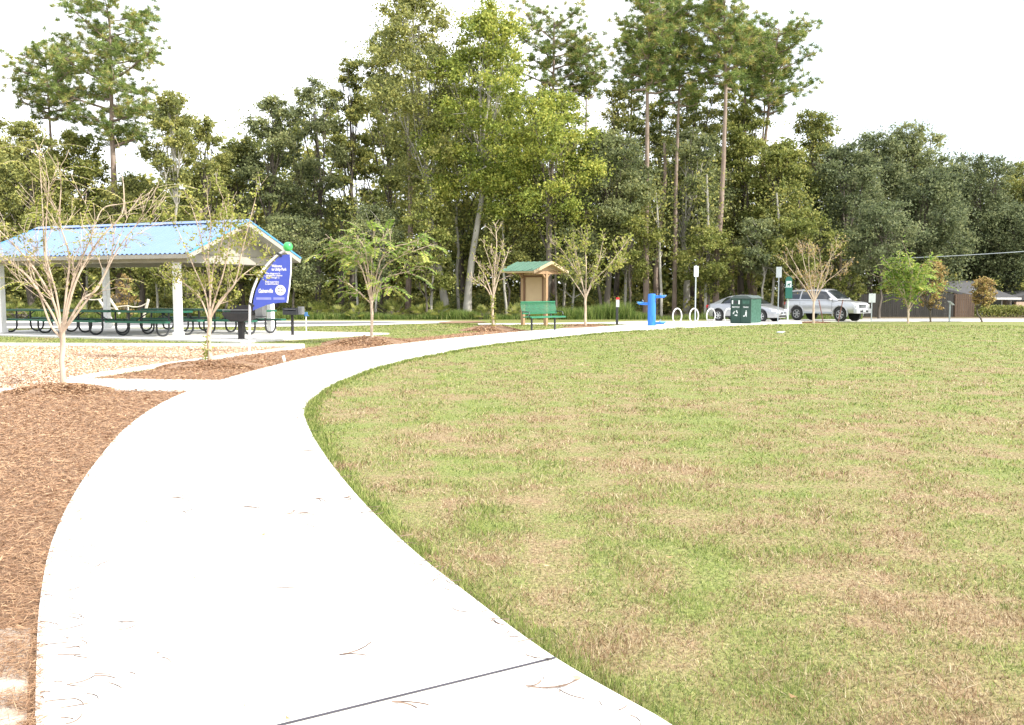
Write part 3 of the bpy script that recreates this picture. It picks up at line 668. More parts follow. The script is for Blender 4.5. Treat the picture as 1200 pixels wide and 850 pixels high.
def small_posts():
    D = 42; q = P(723, 380, D); z0 = terr(D); t = thing('information_post', 'short black post with a white and red tag near the fountain', 'post', (q.x, q.y, z0)); h = lambda y: P(723, y, D).z-z0
    MB().box((0, 0, h(349)/2), (.11, .09, h(349))).build('post', black, t, bevel=.01)
    MB().box((.02, -.055, (h(351)+h(360))/2), (.15, .015, h(351)-h(360))).build('tag_plate', wsg, t)
    MB().box((.02, -.057, (h(348.7)+h(351.3))/2), (.155, .02, h(348.7)-h(351.3))).build('red_band', mat('tag_red', (.60,.03,.03)), t)
    D = 52; q = P(1112.5, 377, D); z0 = terr(D); t = thing('tilted_sign', 'thin pale post with a tilted white plate in front of the fence', 'sign', (q.x, q.y, z0)); h = lambda y: P(1112.5, y, D).z-z0
    MB().box((0, 0, h(355)/2), (.07, .06, h(355))).build('post', galv, t)
    MB().box((.05, -.02, h(355.3)), (.36, .28, .03), ry=R(38)).build('plate', wsg, t)
    q = P(333, 425, 18); x, y = gp(333, 425.5); t = tag(MB().box((x, y, .075), (.05, .02, .15), ry=R(-14)).build('marker_stake', white), 'short white stake leaning in the mulch beside the path', 'stake')
    x, y = gp(914, 390.8); m = MB(); m.lathe([(.11,0),(.12,.03),(.06,.05),(.001,.05)], (x, y, terr(y)+.01), 10); m.box((x+.1, y, terr(y)+.05), (.16,.05,.03), rz=.6)
    tag(m.build('litter', wsg), 'small white piece of litter lying on the lawn', 'litter')
    for px, tilt, lab in ((988, .18, 'leaning reddish wooden stake in front of the SUV bumper'), (961, -.22, 'leaning reddish stake right of the bare tree by the SUV')):
        x, y = gp(px-6 if tilt > 0 else px+4, 378); z = terr(y); L_ = 1.35; m = MB(); m.tube([(x, y, z-.05), (x+math.sin(tilt)*L_, y, z+math.cos(tilt)*L_*.95)], .03, 6)
        tag(m.build('wooden_stake', mat('red_stake', (.22,.11,.09))), lab, 'stake', 'leaning stakes beside the silver SUV')
small_posts()
# ================================================================ recycling bin
def recycle():
    D = 44.3; al = R(48); c = P(876, 379, D); z0 = terr(D)+.04; t = thing('recycling_bin', 'dark green two door recycling and trash bin with sloping lid', 'bin', (c.x, c.y+.3, z0), -al)
    W, Dp, H = 1.15, .92, 1.22
    gb = mat('bin_green', (.014,.048,.034), (.02,.06,.043), 2, .6); gs = mat('bin_green_speckled', (.018,.075,.050), (.045,.125,.09), 9, .6); wl = mat('bin_white', (.75,.78,.76))
    MB().box((0, 0, H/2+.02), (W-.04, Dp-.04, H-.04)).build('body', gs, t)
    lid = MB(); lid.prism([(-W/2-.03, H), (W/2+.03, H), (W/2+.03, H+.04), (W/2-.22, H+.15), (-W/2+.22, H+.15), (-W/2-.03, H+.04)], 'y', -Dp/2-.03, Dp/2+.03); lid.build('lid', mat('lid_green', (.06,.085,.08), (.085,.11,.105), 3, .6), t, bevel=.01)
    for s in (-1, 1):
        MB().box((s*W/4, -Dp/2+.003, .44), (W/2-.03, .03, .84)).build('door', gb, t, bevel=.006)
        MB().box((s*W/4, -Dp/2+.004, 1.03), (W/2-.03, .03, .30)).build('opening_panel', gb, t, bevel=.006)
    fr = MB()
    for x in (-W/2+.01, 0, W/2-.01): fr.box((x, -Dp/2-.004, H/2), (.028, .045, H))
    fr.box((0, -Dp/2-.003, .02), (W-.06, .04, .04)); fr.build('frame', mat('bin_frame', (.015,.05,.035)), t)
    y = -Dp/2-.016
    sl = MB()
    for x in (-.23, -.07): sl.box((-W/4+x+.15, y, 1.04), (.07, .006, .19))
    sl = MB(); sl.box((-W/4-.19, y, 1.04), (.075, .006, .19)); sl.box((-W/4+.19, y, 1.04), (.075, .006, .19)); sl.build('slot_plate', wl, t)
    MB().cyl((-W/4, y+.006, 1.04), (-W/4, y-.004, 1.04), .08, 18).build('bottle_hole', black, t)
    MB().box((W/4, y+.003, 1.05), (.38, .008, .16)).build('trash_flap', gs, t)
    text('lettering', 'RECYCLE', .105, wl, t, (-W/4, y, .80), (R(90), 0, 0), .002, bold=.002); text('lettering', 'TRASH', .10, wl, t, (W/4, y, .80), (R(90), 0, 0), .002, bold=.002)
    rec = MB()
    for k in range(3):
        a = k*2*math.pi/3; q = lambda p: (-W/4+p[0]*math.cos(a)-p[1]*math.sin(a), .50+p[0]*math.sin(a)+p[1]*math.cos(a))
        rec.prism([q(p) for p in ((-.05,-.125), (.055,-.125), (.055,-.155), (.12,-.10), (.055,-.045), (.055,-.075), (-.05,-.075))], 'y', y-.003, y+.003)
    rec.build('recycling_mark', wl, t)
    pm = MB(); pm.cyl((W/4+.03, y+.003, .62), (W/4+.03, y-.003, .62), .032, 12)
    pm.prism([(W/4-.02,.58), (W/4+.07,.58), (W/4+.06,.46), (W/4+.065,.34), (W/4+.025,.34), (W/4+.01,.44), (W/4-.04,.35), (W/4-.085,.35), (W/4-.02,.46)], 'y', y-.003, y+.003)
    pm.prism([(W/4-.13,.34), (W/4-.09,.34), (W/4-.085,.40), (W/4-.135,.40)], 'y', y-.003, y+.003); pm.build('litter_mark', wl, t)
recycle()
grass_scatter(); mulch_scatter()
# ================================================================ cars
def interp_rows(rows, x):
    xs = [r[0] for r in rows]; return [float(np.interp(x, xs, [r[k] for r in rows])) for k in range(1, len(rows[0]))]
def car(name, label, cat, loc, rz, S):
    t = thing(name, label, cat, loc, rz)
    paint = mat(S['pn'], S['c'], tuple(v*.95 for v in S['c']), 2, .28, metal=.45, coat=.6); glass = mat('car_glass', (.02,.025,.03), rough=.06, spec=.9); rub = mat('tyre_rubber', (.02,.02,.02), (.03,.03,.03), 20, .85)
    rimm = mat('alloy', (.55,.56,.58), rough=.3, metal=.8); dark = mat('dark_trim', (.015,.015,.017), rough=.5); lampm = mat('headlamp', (.75,.78,.80), rough=.08, spec=.9, coat=1)
    # lower body
    xs = np.linspace(S['body'][0][0], S['body'][-1][0], 60); sec = []
    for x in xs:
        zb, zt, hw = interp_rows(S['body'], x); h = zt-zb
        prof = [(.0, zb), (.80, zb), (.93, zb+.02*h+.02), (.985, zb+.25*h), (1.0, zb+.52*h), (.985, zb+.78*h), (.93, zb+.95*h), (.84, zt-.004), (.55, zt+.012), (0, zt+.02)]
        half = [(x, hw*a, z) for a, z in prof]; sec.append(half+[(p[0], -p[1], p[2]) for p in half[-2:0:-1]])
    k = len(sec[0]); v = [p for s in sec for p in s]; f = [(i*k+j, i*k+(j+1) % k, (i+1)*k+(j+1) % k, (i+1)*k+j) for i in range(len(sec)-1) for j in range(k)]
    f += [tuple(range(k))[::-1], tuple((len(sec)-1)*k+j for j in range(k))]
    body = MB().add(v, f).build('body', paint, t, smooth=True)
    cut = MB()
    for wx in S['wheels']: 
        for s in (-1, 1): cut.cyl((wx, s*.45, S['wr']+.02), (wx, s*1.4, S['wr']+.02), S['wr']*1.20, 28)
    co = cut.build('cutter', dark); bpy.context.view_layer.update(); co.matrix_world = Matrix.Translation(loc) @ Matrix.Rotation(rz, 4, 'Z')
    md = body.modifiers.new('b', 'BOOLEAN'); md.operation = 'DIFFERENCE'; md.object = co; md.solver = 'EXACT'; bpy.context.view_layer.update()
    me = bpy.data.meshes.new_from_object(body.evaluated_get(bpy.context.evaluated_depsgraph_get())); body.modifiers.clear(); body.data = me; bpy.data.objects.remove(co)
    me.polygons.foreach_set('use_smooth', [True]*len(me.polygons)); me.set_sharp_from_angle(angle=R(32))
    # greenhouse surface G(x,s)
    belt = S['belt']
    def Gs(x, s):
        zt, hb, ht = interp_rows(S['roof'], x); zb = belt
        pr = [(-hb, zb), (-(hb*.45+ht*.55), zb+(zt-zb)*.55), (-ht, zb+(zt-zb)*.90), (-ht*.86, zt), (-ht*.4, zt+(.025 if zt > zb+.1 else 0)), (0, zt+(.03 if zt > zb+.1 else 0))]
        pr = pr+[(-a, b) for a, b in pr[-2::-1]]; ss = np.linspace(0, 1, len(pr)); return Vector((x, float(np.interp(s, ss, [p[0] for p in pr])), float(np.interp(s, ss, [p[1] for p in pr]))))
    def patch(nm, x0, x1, s0, s1, m_, off, nx=8, ns=8, par=t, xe=None):
        v = []; 
        for i in range(nx+1):
            for j in range(ns+1):
                s = s0+(s1-s0)*j/ns; a = x0; b = x1
                if xe: a = x0[0]+(x0[1]-x0[0])*j/ns; b = x1[0]+(x1[1]-x1[0])*j/ns
                x = a+(b-a)*i/nx; p = Gs(x, s); e = 1e-3; n_ = (Gs(x+e, s)-Gs(x-e, s)).cross(Gs(x, min(s+.01, 1))-Gs(x, max(s-.01, 0)))
                if n_.length < 1e-9: n_ = Vector((0,0,1))
                n_.normalize(); c0 = Vector((p.x, 0, belt+.1)); n_ = n_ if n_.dot(Vector((0, p.y, p.z-belt))) >= 0 or n_.z > 0 else -n_
                v.append(p+n_*off)
        q = ns+1; return MB().add(v, [(i*q+j, i*q+j+1, (i+1)*q+j+1, (i+1)*q+j) for i in range(nx) for j in range(ns)]).build(nm, m_, par, smooth=True)
    gx = np.linspace(S['roof'][0][0], S['roof'][-1][0], 40); v = [Gs(x, s) for x in gx for s in np.linspace(0, 1, 21)]
    MB().add(v, [(i*21+j, i*21+j+1, (i+1)*21+j+1, (i+1)*21+j) for i in range(39) for j in range(20)]).build('roof', paint, t, smooth=True)
    for s in (0, 1):
        for (a0, a1), (b0, b1) in S['side']:
            s0, s1 = (.02, .185) if s == 0 else (.98, .815); patch('side_window', (a0, a1), (b0, b1), s0, s1, glass, .012, xe=True)
    a, b = S['wind']; patch('windscreen', a, b, .27, .73, glass, .012); a, b = S['rear']; patch('rear_window', a, b, .27, .73, glass, .012)
    for wx in S['wheels']:
        for s in (-1, 1):
            wr = S['wr']; y0 = s*(S['hw']-.21); y1 = s*(S['hw']-.01)
            wv = MB(); wv.v = []; pr = [(wr*.62, 0), (wr*.93, 0), (wr, .03), (wr, .17), (wr*.93, .20), (wr*.62, .20)]; sg = 28
            vv = [(wx+r_*math.cos(2*math.pi*q/sg), y0+(y1-y0)*w_/.20, wr+r_*math.sin(2*math.pi*q/sg)) for r_, w_ in pr for q in range(sg)]
            wv.add(vv, [(i*sg+q, i*sg+(q+1) % sg, (i+1)*sg+(q+1) % sg, (i+1)*sg+q) for i in range(5) for q in range(sg)]+[tuple(range(sg))])
            wo = wv.build('wheel', rub, t, smooth=True)
            rm = MB(); ya, yb = s*(S['hw']-.075), s*(S['hw']-.03)
            for k_ in range(6):
                a = k_*math.pi/3; rm.box((wx+wr*.33*math.cos(a), (ya+yb)/2, wr+wr*.33*math.sin(a)), (wr*.64, .04, wr*.17), ry=-a)
            rm.tube([(wx+wr*.61*math.cos(2*math.pi*q/24), yb, wr+wr*.61*math.sin(2*math.pi*q/24)) for q in range(24)], wr*.055, 6, closed=True)
            rm.cyl((wx, ya, wr), (wx, yb+s*.01, wr), wr*.16, 12); rm.build('rim', rimm, wo)
            MB().cyl((wx, ya-s*.03, wr), (wx, ya-s*.01, wr), wr*.60, 20).build('brake_disc', dark, wo)
    xf = S['body'][-1][0]; 
    for nm, c, d, mm in S['front']:
        if nm == 'headlight':
            for s in (-1, 1): MB().box((c[0], s*c[1], c[2]), d, rz=-s*S['sweep']).build(nm, lampm, t, bevel=.03)
        else: MB().box(c, d).build(nm, {'dark': dark, 'paint': paint, 'white': wsg, 'chrome': galv}[mm], t, bevel=.012)
    for s in (-1, 1):
        mx_ = S['mirror']; MB().box((mx_[0], s*mx_[1], mx_[2]), (.12, .20, .14)).build('mirror', paint, t, bevel=.03)
        MB().box((S['body'][0][0]+.03, s*S['hw']*.75, S['tail']), (.08, .3, .16)).build('tail_light', mat('tail_red', (.45,.02,.02), rough=.2), t, bevel=.02)
        sm_ = MB()
        for x in S['seams']: sm_.box((x, s*(S['hw']-.0015), (S['sill']+belt)/2+.02), (.008, .008, (belt-S['sill'])*.72))
        sm_.build('door_seam', dark, t)
        hh = MB()
        for x in S['handles']: hh.box((x, s*(S['hw']-.002), belt-.15), (.15, .03, .025))
        hh.build('door_handle', paint, t, bevel=.005)
        MB().box(((S['wheels'][0]+S['wheels'][1])/2, s*(S['hw']-.03), S['sill']+.035), (S['wheels'][1]-S['wheels'][0]-2*S['wr']*1.25, .07, .07)).build('sill', S.get('sillm', dark), t, bevel=.01)
    if S.get('rack'):
        for s in (-1, 1): MB().tube([(-1.9, s*.58, 1.71), (-1.85, s*.58, 1.76), (.15, s*.58, 1.77), (.22, s*.58, 1.72)], .016, 6).build('roof_rail', dark, t)
    if S.get('flare'):
        for wx in S['wheels']:
            for s in (-1, 1):
                pts = [(wx+S['wr']*1.22*math.cos(a), s*(S['hw']-.005), S['wr']+.02+S['wr']*1.22*math.sin(a)) for a in np.linspace(-.25, math.pi+.25, 18)]
                MB().tube(pts, .035, 6).build('fender_flare', paint, t, smooth=True)
    return t
sedan = dict(pn='sedan_silver', c=(.38,.39,.42), hw=.875, wr=.325, belt=.93, sill=.22, sweep=.5,
    body=[(-2.24,.42,.72,.60), (-2.18,.30,.88,.74), (-2.0,.24,.97,.82), (-1.6,.21,1.0,.86), (-.9,.20,.97,.875), (0,.20,.94,.88), (.8,.20,.93,.875), (1.3,.21,.88,.865), (1.8,.22,.78,.82), (2.1,.24,.68,.72), (2.26,.30,.58,.58), (2.30,.38,.50,.50)],
    roof=[(-1.98,.93,.70,.62), (-1.75,1.06,.74,.60), (-1.3,1.24,.80,.58), (-.8,1.38,.83,.59), (-.3,1.43,.84,.60), (.1,1.42,.84,.60), (.4,1.35,.84,.60), (.8,1.16,.83,.63), (1.25,.93,.80,.70)],
    side=[((-1.25,-1.0),(-.55,-.55)), ((-.48,-.48),(.78,.22))], wind=(.38,1.18), rear=(-1.85,-1.0), wheels=(-1.38,1.38),
    front=[('headlight', (2.07,.60,.62), (.30,.26,.13), None), ('grille', (2.292,0,.50), (.03,.55,.07), 'dark'), ('air_intake', (2.285,0,.33), (.05,.75,.10), 'dark'), ('emblem', (2.315,0,.50), (.012,.10,.07), 'chrome'), ('number_plate', (2.31,0,.42), (.01,.31,.055), 'white')],
    mirror=(.72,.92,1.0), tail=.80, seams=(-.50,.95), handles=(-.28,))
suv = dict(pn='suv_silver', c=(.50,.51,.53), hw=.90, wr=.385, belt=1.13, sill=.42, sweep=.25, sillm=galv,
    body=[(-2.32,.50,.95,.80), (-2.26,.46,1.10,.84), (-2.1,.44,1.14,.87), (-1.2,.42,1.15,.90), (0,.42,1.15,.90), (.85,.42,1.14,.90), (1.2,.42,1.12,.89), (1.8,.44,1.09,.88), (2.12,.46,1.05,.85), (2.26,.46,.99,.82), (2.33,.46,.86,.79)],
    roof=[(-2.22,1.16,.80,.74), (-2.08,1.58,.82,.68), (-1.9,1.69,.84,.66), (-1.2,1.74,.86,.66), (0,1.74,.86,.66), (.35,1.70,.86,.66), (.62,1.55,.86,.67), (1.22,1.16,.82,.74)],
    side=[((-2.05,-1.88),(-1.28,-1.22)), ((-1.18,-1.14),(-.28,-.26)), ((-.19,-.19),(.93,.45))], wind=(.42,1.12), rear=(-2.2,-1.98), wheels=(-1.42,1.42),
    front=[('headlight', (2.26,.62,.84), (.14,.30,.17), None), ('grille', (2.325,0,.84), (.05,.72,.16), 'dark'), ('grille_bar', (2.345,0,.84), (.03,.70,.03), 'chrome'), ('bumper', (2.34,0,.58), (.20,1.68,.24), 'paint'), ('air_intake', (2.43,0,.56), (.03,.9,.12), 'dark'), ('number_plate', (2.45,0,.60), (.012,.31,.12), 'white')],
    mirror=(.86,1.0,1.20), tail=.95, seams=(-1.20,-.23,.90), handles=(-.95,-.02), rack=True, flare=True)
D = 52.5; q = P(875, 376, D); car('silver_sedan', 'silver two door sedan parked behind the green recycling bin', 'car', (q.x, q.y, terr(D)+.021), R(-45), sedan).scale.z = 1.06
D = 54.2; q = P(967.5, 376, D); car('silver_suv', 'silver four door SUV parked behind the bare tree', 'SUV', (q.x, q.y, terr(D)+.021), R(-50), suv).scale.z = 1.08
# ================================================================ fence, house, shed, cable
def plank_fence(name, label, x0, x1, y, h, m_, seed):
    rr = random.Random(seed); t = thing(name, label, 'fence', ((x0+x1)/2, y, -.5)); n = int((x1-x0)/.145); mb = MB()
    for i in range(n):
        x = x0+(i+.5)*(x1-x0)/n-(x0+x1)/2; hh = h+rr.uniform(-.03, .02)
        mb.prism([(x-.066,0), (x+.066,0), (x+.066,hh-.04), (x+.03,hh), (x-.03,hh), (x-.066,hh-.04)], 'y', -.012+rr.uniform(-.006,.006), .012)
    mb.build('plank_panel', m_, t); rl = MB()
    for z in (.35, h-.4): rl.box((0, .045, z), (x1-x0, .05, .09))
    rl.build('rail', m_, t)
    for i in range(int((x1-x0)/2.4)+1):
        MB().box((-(x1-x0)/2+i*2.4, .10, h/2), (.1, .1, h)).build('post', m_, t)
dw = mat('dark_fence_wood', (.028,.027,.024), (.045,.042,.037), 1.4, .9, bump=.3, stretch=(3,3,.4)); rw = mat('brown_fence_wood', (.13,.085,.055), (.09,.06,.042), 1.8, .9, bump=.3, stretch=(3,3,.4))
yF = 63.0
plank_fence('wooden_fence', 'long dark weathered plank fence behind the small sign and young trees', X(1006, yF), X(1117, yF), yF, 1.62, dw, 3)
plank_fence('wooden_gate_fence', 'short reddish brown plank fence section in front of the grey house', X(1118, yF), X(1141, yF), yF-.05, 1.62, rw, 4)
def house():
    D = 68.0; c = P(1140, 374, D); t = thing('grey_house', 'low grey house with shallow shingle roof behind the brown fence', 'house', (c.x, c.y, -.5), R(0)); h = lambda y: P(1140, y, D).z+.5
    X0 = X(1085, D)-c.x; X1 = X(1142, D)-c.x; X2 = X(1176, D)-c.x
    wall = mat('house_grey_wall', (.30,.32,.34), (.27,.29,.31), 2, .85); roofm = mat('shingle', (.085,.085,.09), (.06,.06,.062), 6, .95, bump=.4)
    xa, xm, xb = X(1100, D)-c.x, X(1112, D)-c.x, X(1147, D)-c.x
    w_ = MB(); w_.prism([(xa,0),(xb,0),(xb,h(352)),(xm,h(340)),(xa,h(341))], 'y', 0, 6); w_.build('wall', wall, t)
    g_ = mat('garage_white', (.62,.62,.60), (.56,.56,.54), 2, .8)
    MB().box(((X1+X2)/2+.2, 3.2, h(360)/2), (X2-X1+.4, 5.6, h(360))).build('side_wall', mat('house_brick', (.22,.13,.10), (.28,.19,.15), 8, .9), t)
    rf = MB(); q4 = [(xa-.3,-.4,h(339.5)), (xb+.25,-.4,h(351.5)), (X2+.6,5.5,h(331)), (xa+.1,5.5,h(331))]
    rf.add([(x, y, z+.16) for x, y, z in q4]+q4, [(0,1,2,3),(4,7,6,5),(0,4,5,1),(1,5,6,2),(2,6,7,3),(3,7,4,0)])
    rf.add([(xb+.3,4.2,h(336)), (X2+.6,4.2,h(336)), (X2+.9,-.6,h(351)), (xb+.3,-.6,h(351)), (xb+.3,4.2,h(334.5)), (X2+.6,4.2,h(334.5)), (X2+.9,-.6,h(349.5)), (xb+.3,-.6,h(349.5))], [(0,1,2,3),(4,7,6,5),(0,4,5,1),(3,2,6,7),(0,3,7,4),(1,5,6,2)])
    rf.build('roof', roofm, t)
    MB().box(((X1+X2)/2+.5, -.66, h(350)), (X2-X1+.8, .04, .16)).build('fascia', g_, t)
    wd = MB(); xw = X(1163, D)-c.x; wd.box((xw, .36, h(359)), (1.55, .05, .95)); wo = wd.build('window', mat('house_window', (.02,.025,.03), rough=.1), t)
    fr = MB()
    for s in (-1, 1): fr.box((xw+s*.82, .33, h(359)), (.08, .06, 1.1)); fr.box((xw, .331, h(359)+s*.52), (1.56, .06, .08))
    fr.build('window_frame', g_, wo)
    dx = X(1147, D)-c.x; dd = MB().box((dx, .36, .98), (.85, .06, 1.96)).build('door', mat('door_white', (.66,.68,.70)), t, bevel=.01); MB().box((dx+.32, .31, .95), (.05, .06, .05)).build('door_handle', galv, dd)
    MB().box((X(1131,D)-c.x, -.05, h(349)), (.38, .12, .3)).build('wall_vent', g_, t, bevel=.02)
    MB().cyl((X(1118,D)-c.x, 3, h(334)), (X(1118,D)-c.x, 3, h(327)), .05, 8).build('vent_pipe', galv, t)
    D = 70.0; c = P(1200, 374, D); t = thing('white_house', 'small white house with porch at the right end beyond the hedge', 'house', (c.x, c.y, -.5)); h = lambda y: P(1200, y, D).z+.5
    MB().box((1.2, 3, h(352)/2), (4.6, 5, h(352))).build('wall', g_, t)
    MB().prism([(-1.5,h(352)),(4,h(352)),(4,h(350)),(1.2,h(341)),(-1.5,h(350))], 'y', -.4, 6).build('roof', roofm, t)
    for x in (-.62, .25): 
        wn = MB().box((x, .48, h(358)), (.5, .05, .8)).build('window', mat('house_window', (.02,.025,.03)), t)
        MB().box((x, .46, h(358)), (.6, .03, .06)).box((x, .461, h(358)), (.04, .03, .8)).build('window_frame', g_, wn)
    MB().box((-1.0, .2, h(357)), (.16, .16, .6)).build('porch_light_box', g_, t)
    st = MB()
    for i in range(3): st.box((.2, -.9+i*.3, .12+i*.18), (2.2, .32, .24+i*.36-.24*0))
    st.build('steps', mat('tan_steps', (.5,.38,.28)), t)
house()
def cable():
    a = P(985, 305, 62); m = P(1090, 301.5, 60); b = P(1330, 284, 57)
    pts = []
    for i in range(25):
        s = i/24; p = a.lerp(b, s); p.z -= .35*4*s*(1-s)*.5; pts.append(p)
    t = thing('utility_line', 'thin pale overhead cable crossing in front of the trees at right', 'cable', (b.x, b.y, -.46))
    mb = MB(); mb.tube([p-Vector(t.location) for p in pts], .022, 5); mb.build('cable', galv, t)
    MB().tube([(0,0,0), (0,0,b.z+1.2)], [.16,.12], 10).build('pole', mat('pole_wood', (.2,.15,.1)), t)
    q = a-Vector(t.location); MB().tube([(q.x,q.y,0), (q.x,q.y,q.z+.3)], [.13,.10], 10).build('pole', mat('pole_wood', (.2,.15,.1)), t)
    k = pts[1]-Vector(t.location); MB().cyl((k.x, k.y, k.z-.2), (k.x, k.y, k.z+.12), .08, 10).build('insulator', mat('insulator_pale', (.6,.55,.5)), t)
cable()
def ropes():
    D = 35.5; c = P(145, 380, D); z0 = terr(D); t = thing('rope_climber', 'white post and rope climbing frame standing behind the pavilion', 'climbing frame', (c.x, c.y, z0)); Q = lambda x, y, dy=0: P(x, y, D)-Vector((c.x, c.y, z0))+Vector((0, dy, 0))
    pm = mat('tan_pole', (.68,.62,.52)); 
    for a, b in (((134,380),(116,351)), ((166,384),(174,351)), ((140,368),(127,348))):
        MB().tube([Q(a[0], min(a[1], 380)), Q(*b)], .055, 8).build('post', pm, t)
    for pts in (((116,351),(108,351.5),(100,350)), ((126,360),(133,361.5),(140,359.5),(150,358.5)), ((150,358.5),(157,360),(165,359),(173,355)), ((150,358.5),(150.5,368),(150,380)), ((127,348),(122,347),(118,351))):
        MB().tube(smooth_poly([tuple(Q(*p)) for p in pts], 4), .025, 6).build('rope', pm, t)
ropes()
# ================================================================ vegetation
LEAF = {
 'oak': leafmat('leaf_oak', [(0.093,0.124,0.041), (0.186,0.220,0.065), (0.325,0.335,0.095), (0.527,0.478,0.142)]),
 'grey': leafmat('leaf_grey_green', [(0.088,0.114,0.058), (0.177,0.210,0.094), (0.290,0.321,0.136), (0.429,0.430,0.188)]),
 'bright': leafmat('leaf_bright', [(0.091,0.116,0.030), (0.184,0.217,0.053), (0.312,0.333,0.090), (0.477,0.449,0.136)]),
 'olive': leafmat('leaf_olive', [(0.113,0.138,0.046), (0.224,0.250,0.082), (0.362,0.371,0.118), (0.552,0.517,0.162)]),
 'yellow': leafmat('leaf_yellow', [(0.120,0.165,0.036), (0.240,0.301,0.060), (0.384,0.425,0.084), (0.624,0.590,0.144)], trans=.45),
 'pine': leafmat('pine_needles', [(0.091,0.141,0.042), (0.183,0.257,0.069), (0.317,0.386,0.104), (0.606,0.444,0.162)], trans=.25),
 'moss': leafmat('leaf_moss', [(0.062,0.084,0.046), (0.124,0.155,0.075), (0.203,0.238,0.109), (0.300,0.318,0.150)]),
 'rust': leafmat('leaf_rust', [(0.184,0.138,0.055), (0.368,0.253,0.099), (0.483,0.345,0.132), (0.391,0.437,0.143)], trans=.4),
 'fern': leafmat('leaf_fresh', [(.100,.180,.030), (.190,.300,.050), (.330,.420,.090), (.500,.480,.120)], trans=.45),
 'gold': leafmat('leaf_gold', [(0.136,0.153,0.030), (0.255,0.296,0.060), (0.383,0.408,0.090), (0.468,0.428,0.120)], trans=.45)}
BARK = {
 'dark': mat('bark_dark', (.085,.070,.055), (.14,.12,.10), 3, .95, bump=.7, bscale=14, stretch=(1,1,.3)),
 'pine': mat('bark_pine', (.20,.145,.115), (.31,.245,.20), 4, .95, bump=.8, bscale=12, stretch=(1,1,.35), c3=(.15,.10,.08)),
 'pale': mat('bark_pale', (.40,.38,.33), (.29,.27,.23), 2.5, .9, bump=.4, bscale=16, stretch=(1,1,.5), c3=(.20,.18,.14)),
 'crape':mat('bark_crape', (.55,.45,.35), (.38,.29,.21), 9, .75, bump=.25, bscale=40, stretch=(1,1,.3), c3=(.56,.48,.39))}
def unit(n, g): 
    v = g.normal(size=(n, 3)); return v/np.linalg.norm(v, axis=1)[:,None]
def leafquads(c, size, g, up=.35):
    """rhombic leaves centred on c, random orientation with some upward bias"""
    n = len(c); nr = unit(n, g)+np.array((0, 0, up)); nr /= np.linalg.norm(nr, axis=1)[:,None]
    a = np.cross(nr, unit(n, g)); a /= np.linalg.norm(a, axis=1)[:,None]+1e-9; b = np.cross(nr, a)
    s = (size*g.uniform(.55, 1.25, n))[:,None]; a = a*s*.5; b = b*s*.30
    return np.stack([c-a, c+b, c+a, c-b], 1)
def needletris(c, length, width, g):
    """tufts: c (m,3) tuft centres repeated; needles radiate from them"""
    n = len(c); d = unit(n, g); d[:,2] = d[:,2]*.7+.35; d /= np.linalg.norm(d, axis=1)[:,None]
    s = np.cross(d, unit(n, g)); s /= np.linalg.norm(s, axis=1)[:,None]+1e-9
    l = (length*g.uniform(.6, 1.15, n))[:,None]; w_ = (width*g.uniform(.7, 1.3, n))[:,None]
    return np.stack([c+d*l*.12-s*w_/2, c+d*l*.12+s*w_/2, c+d*l], 1)
def wobble_line(p0, p1, n, amp, rr, sag=0):
    p0 = Vector(p0); p1 = Vector(p1); out = []; off = Vector((0,0,0))
    for i in range(n+1):
        t = i/n; off = off+Vector((rr.gauss(0, amp), rr.gauss(0, amp), rr.gauss(0, amp*.5)))
        k = math.sin(t*math.pi); out.append(p0.lerp(p1, t)+off*k+Vector((0, 0, sag*k)))
    return out
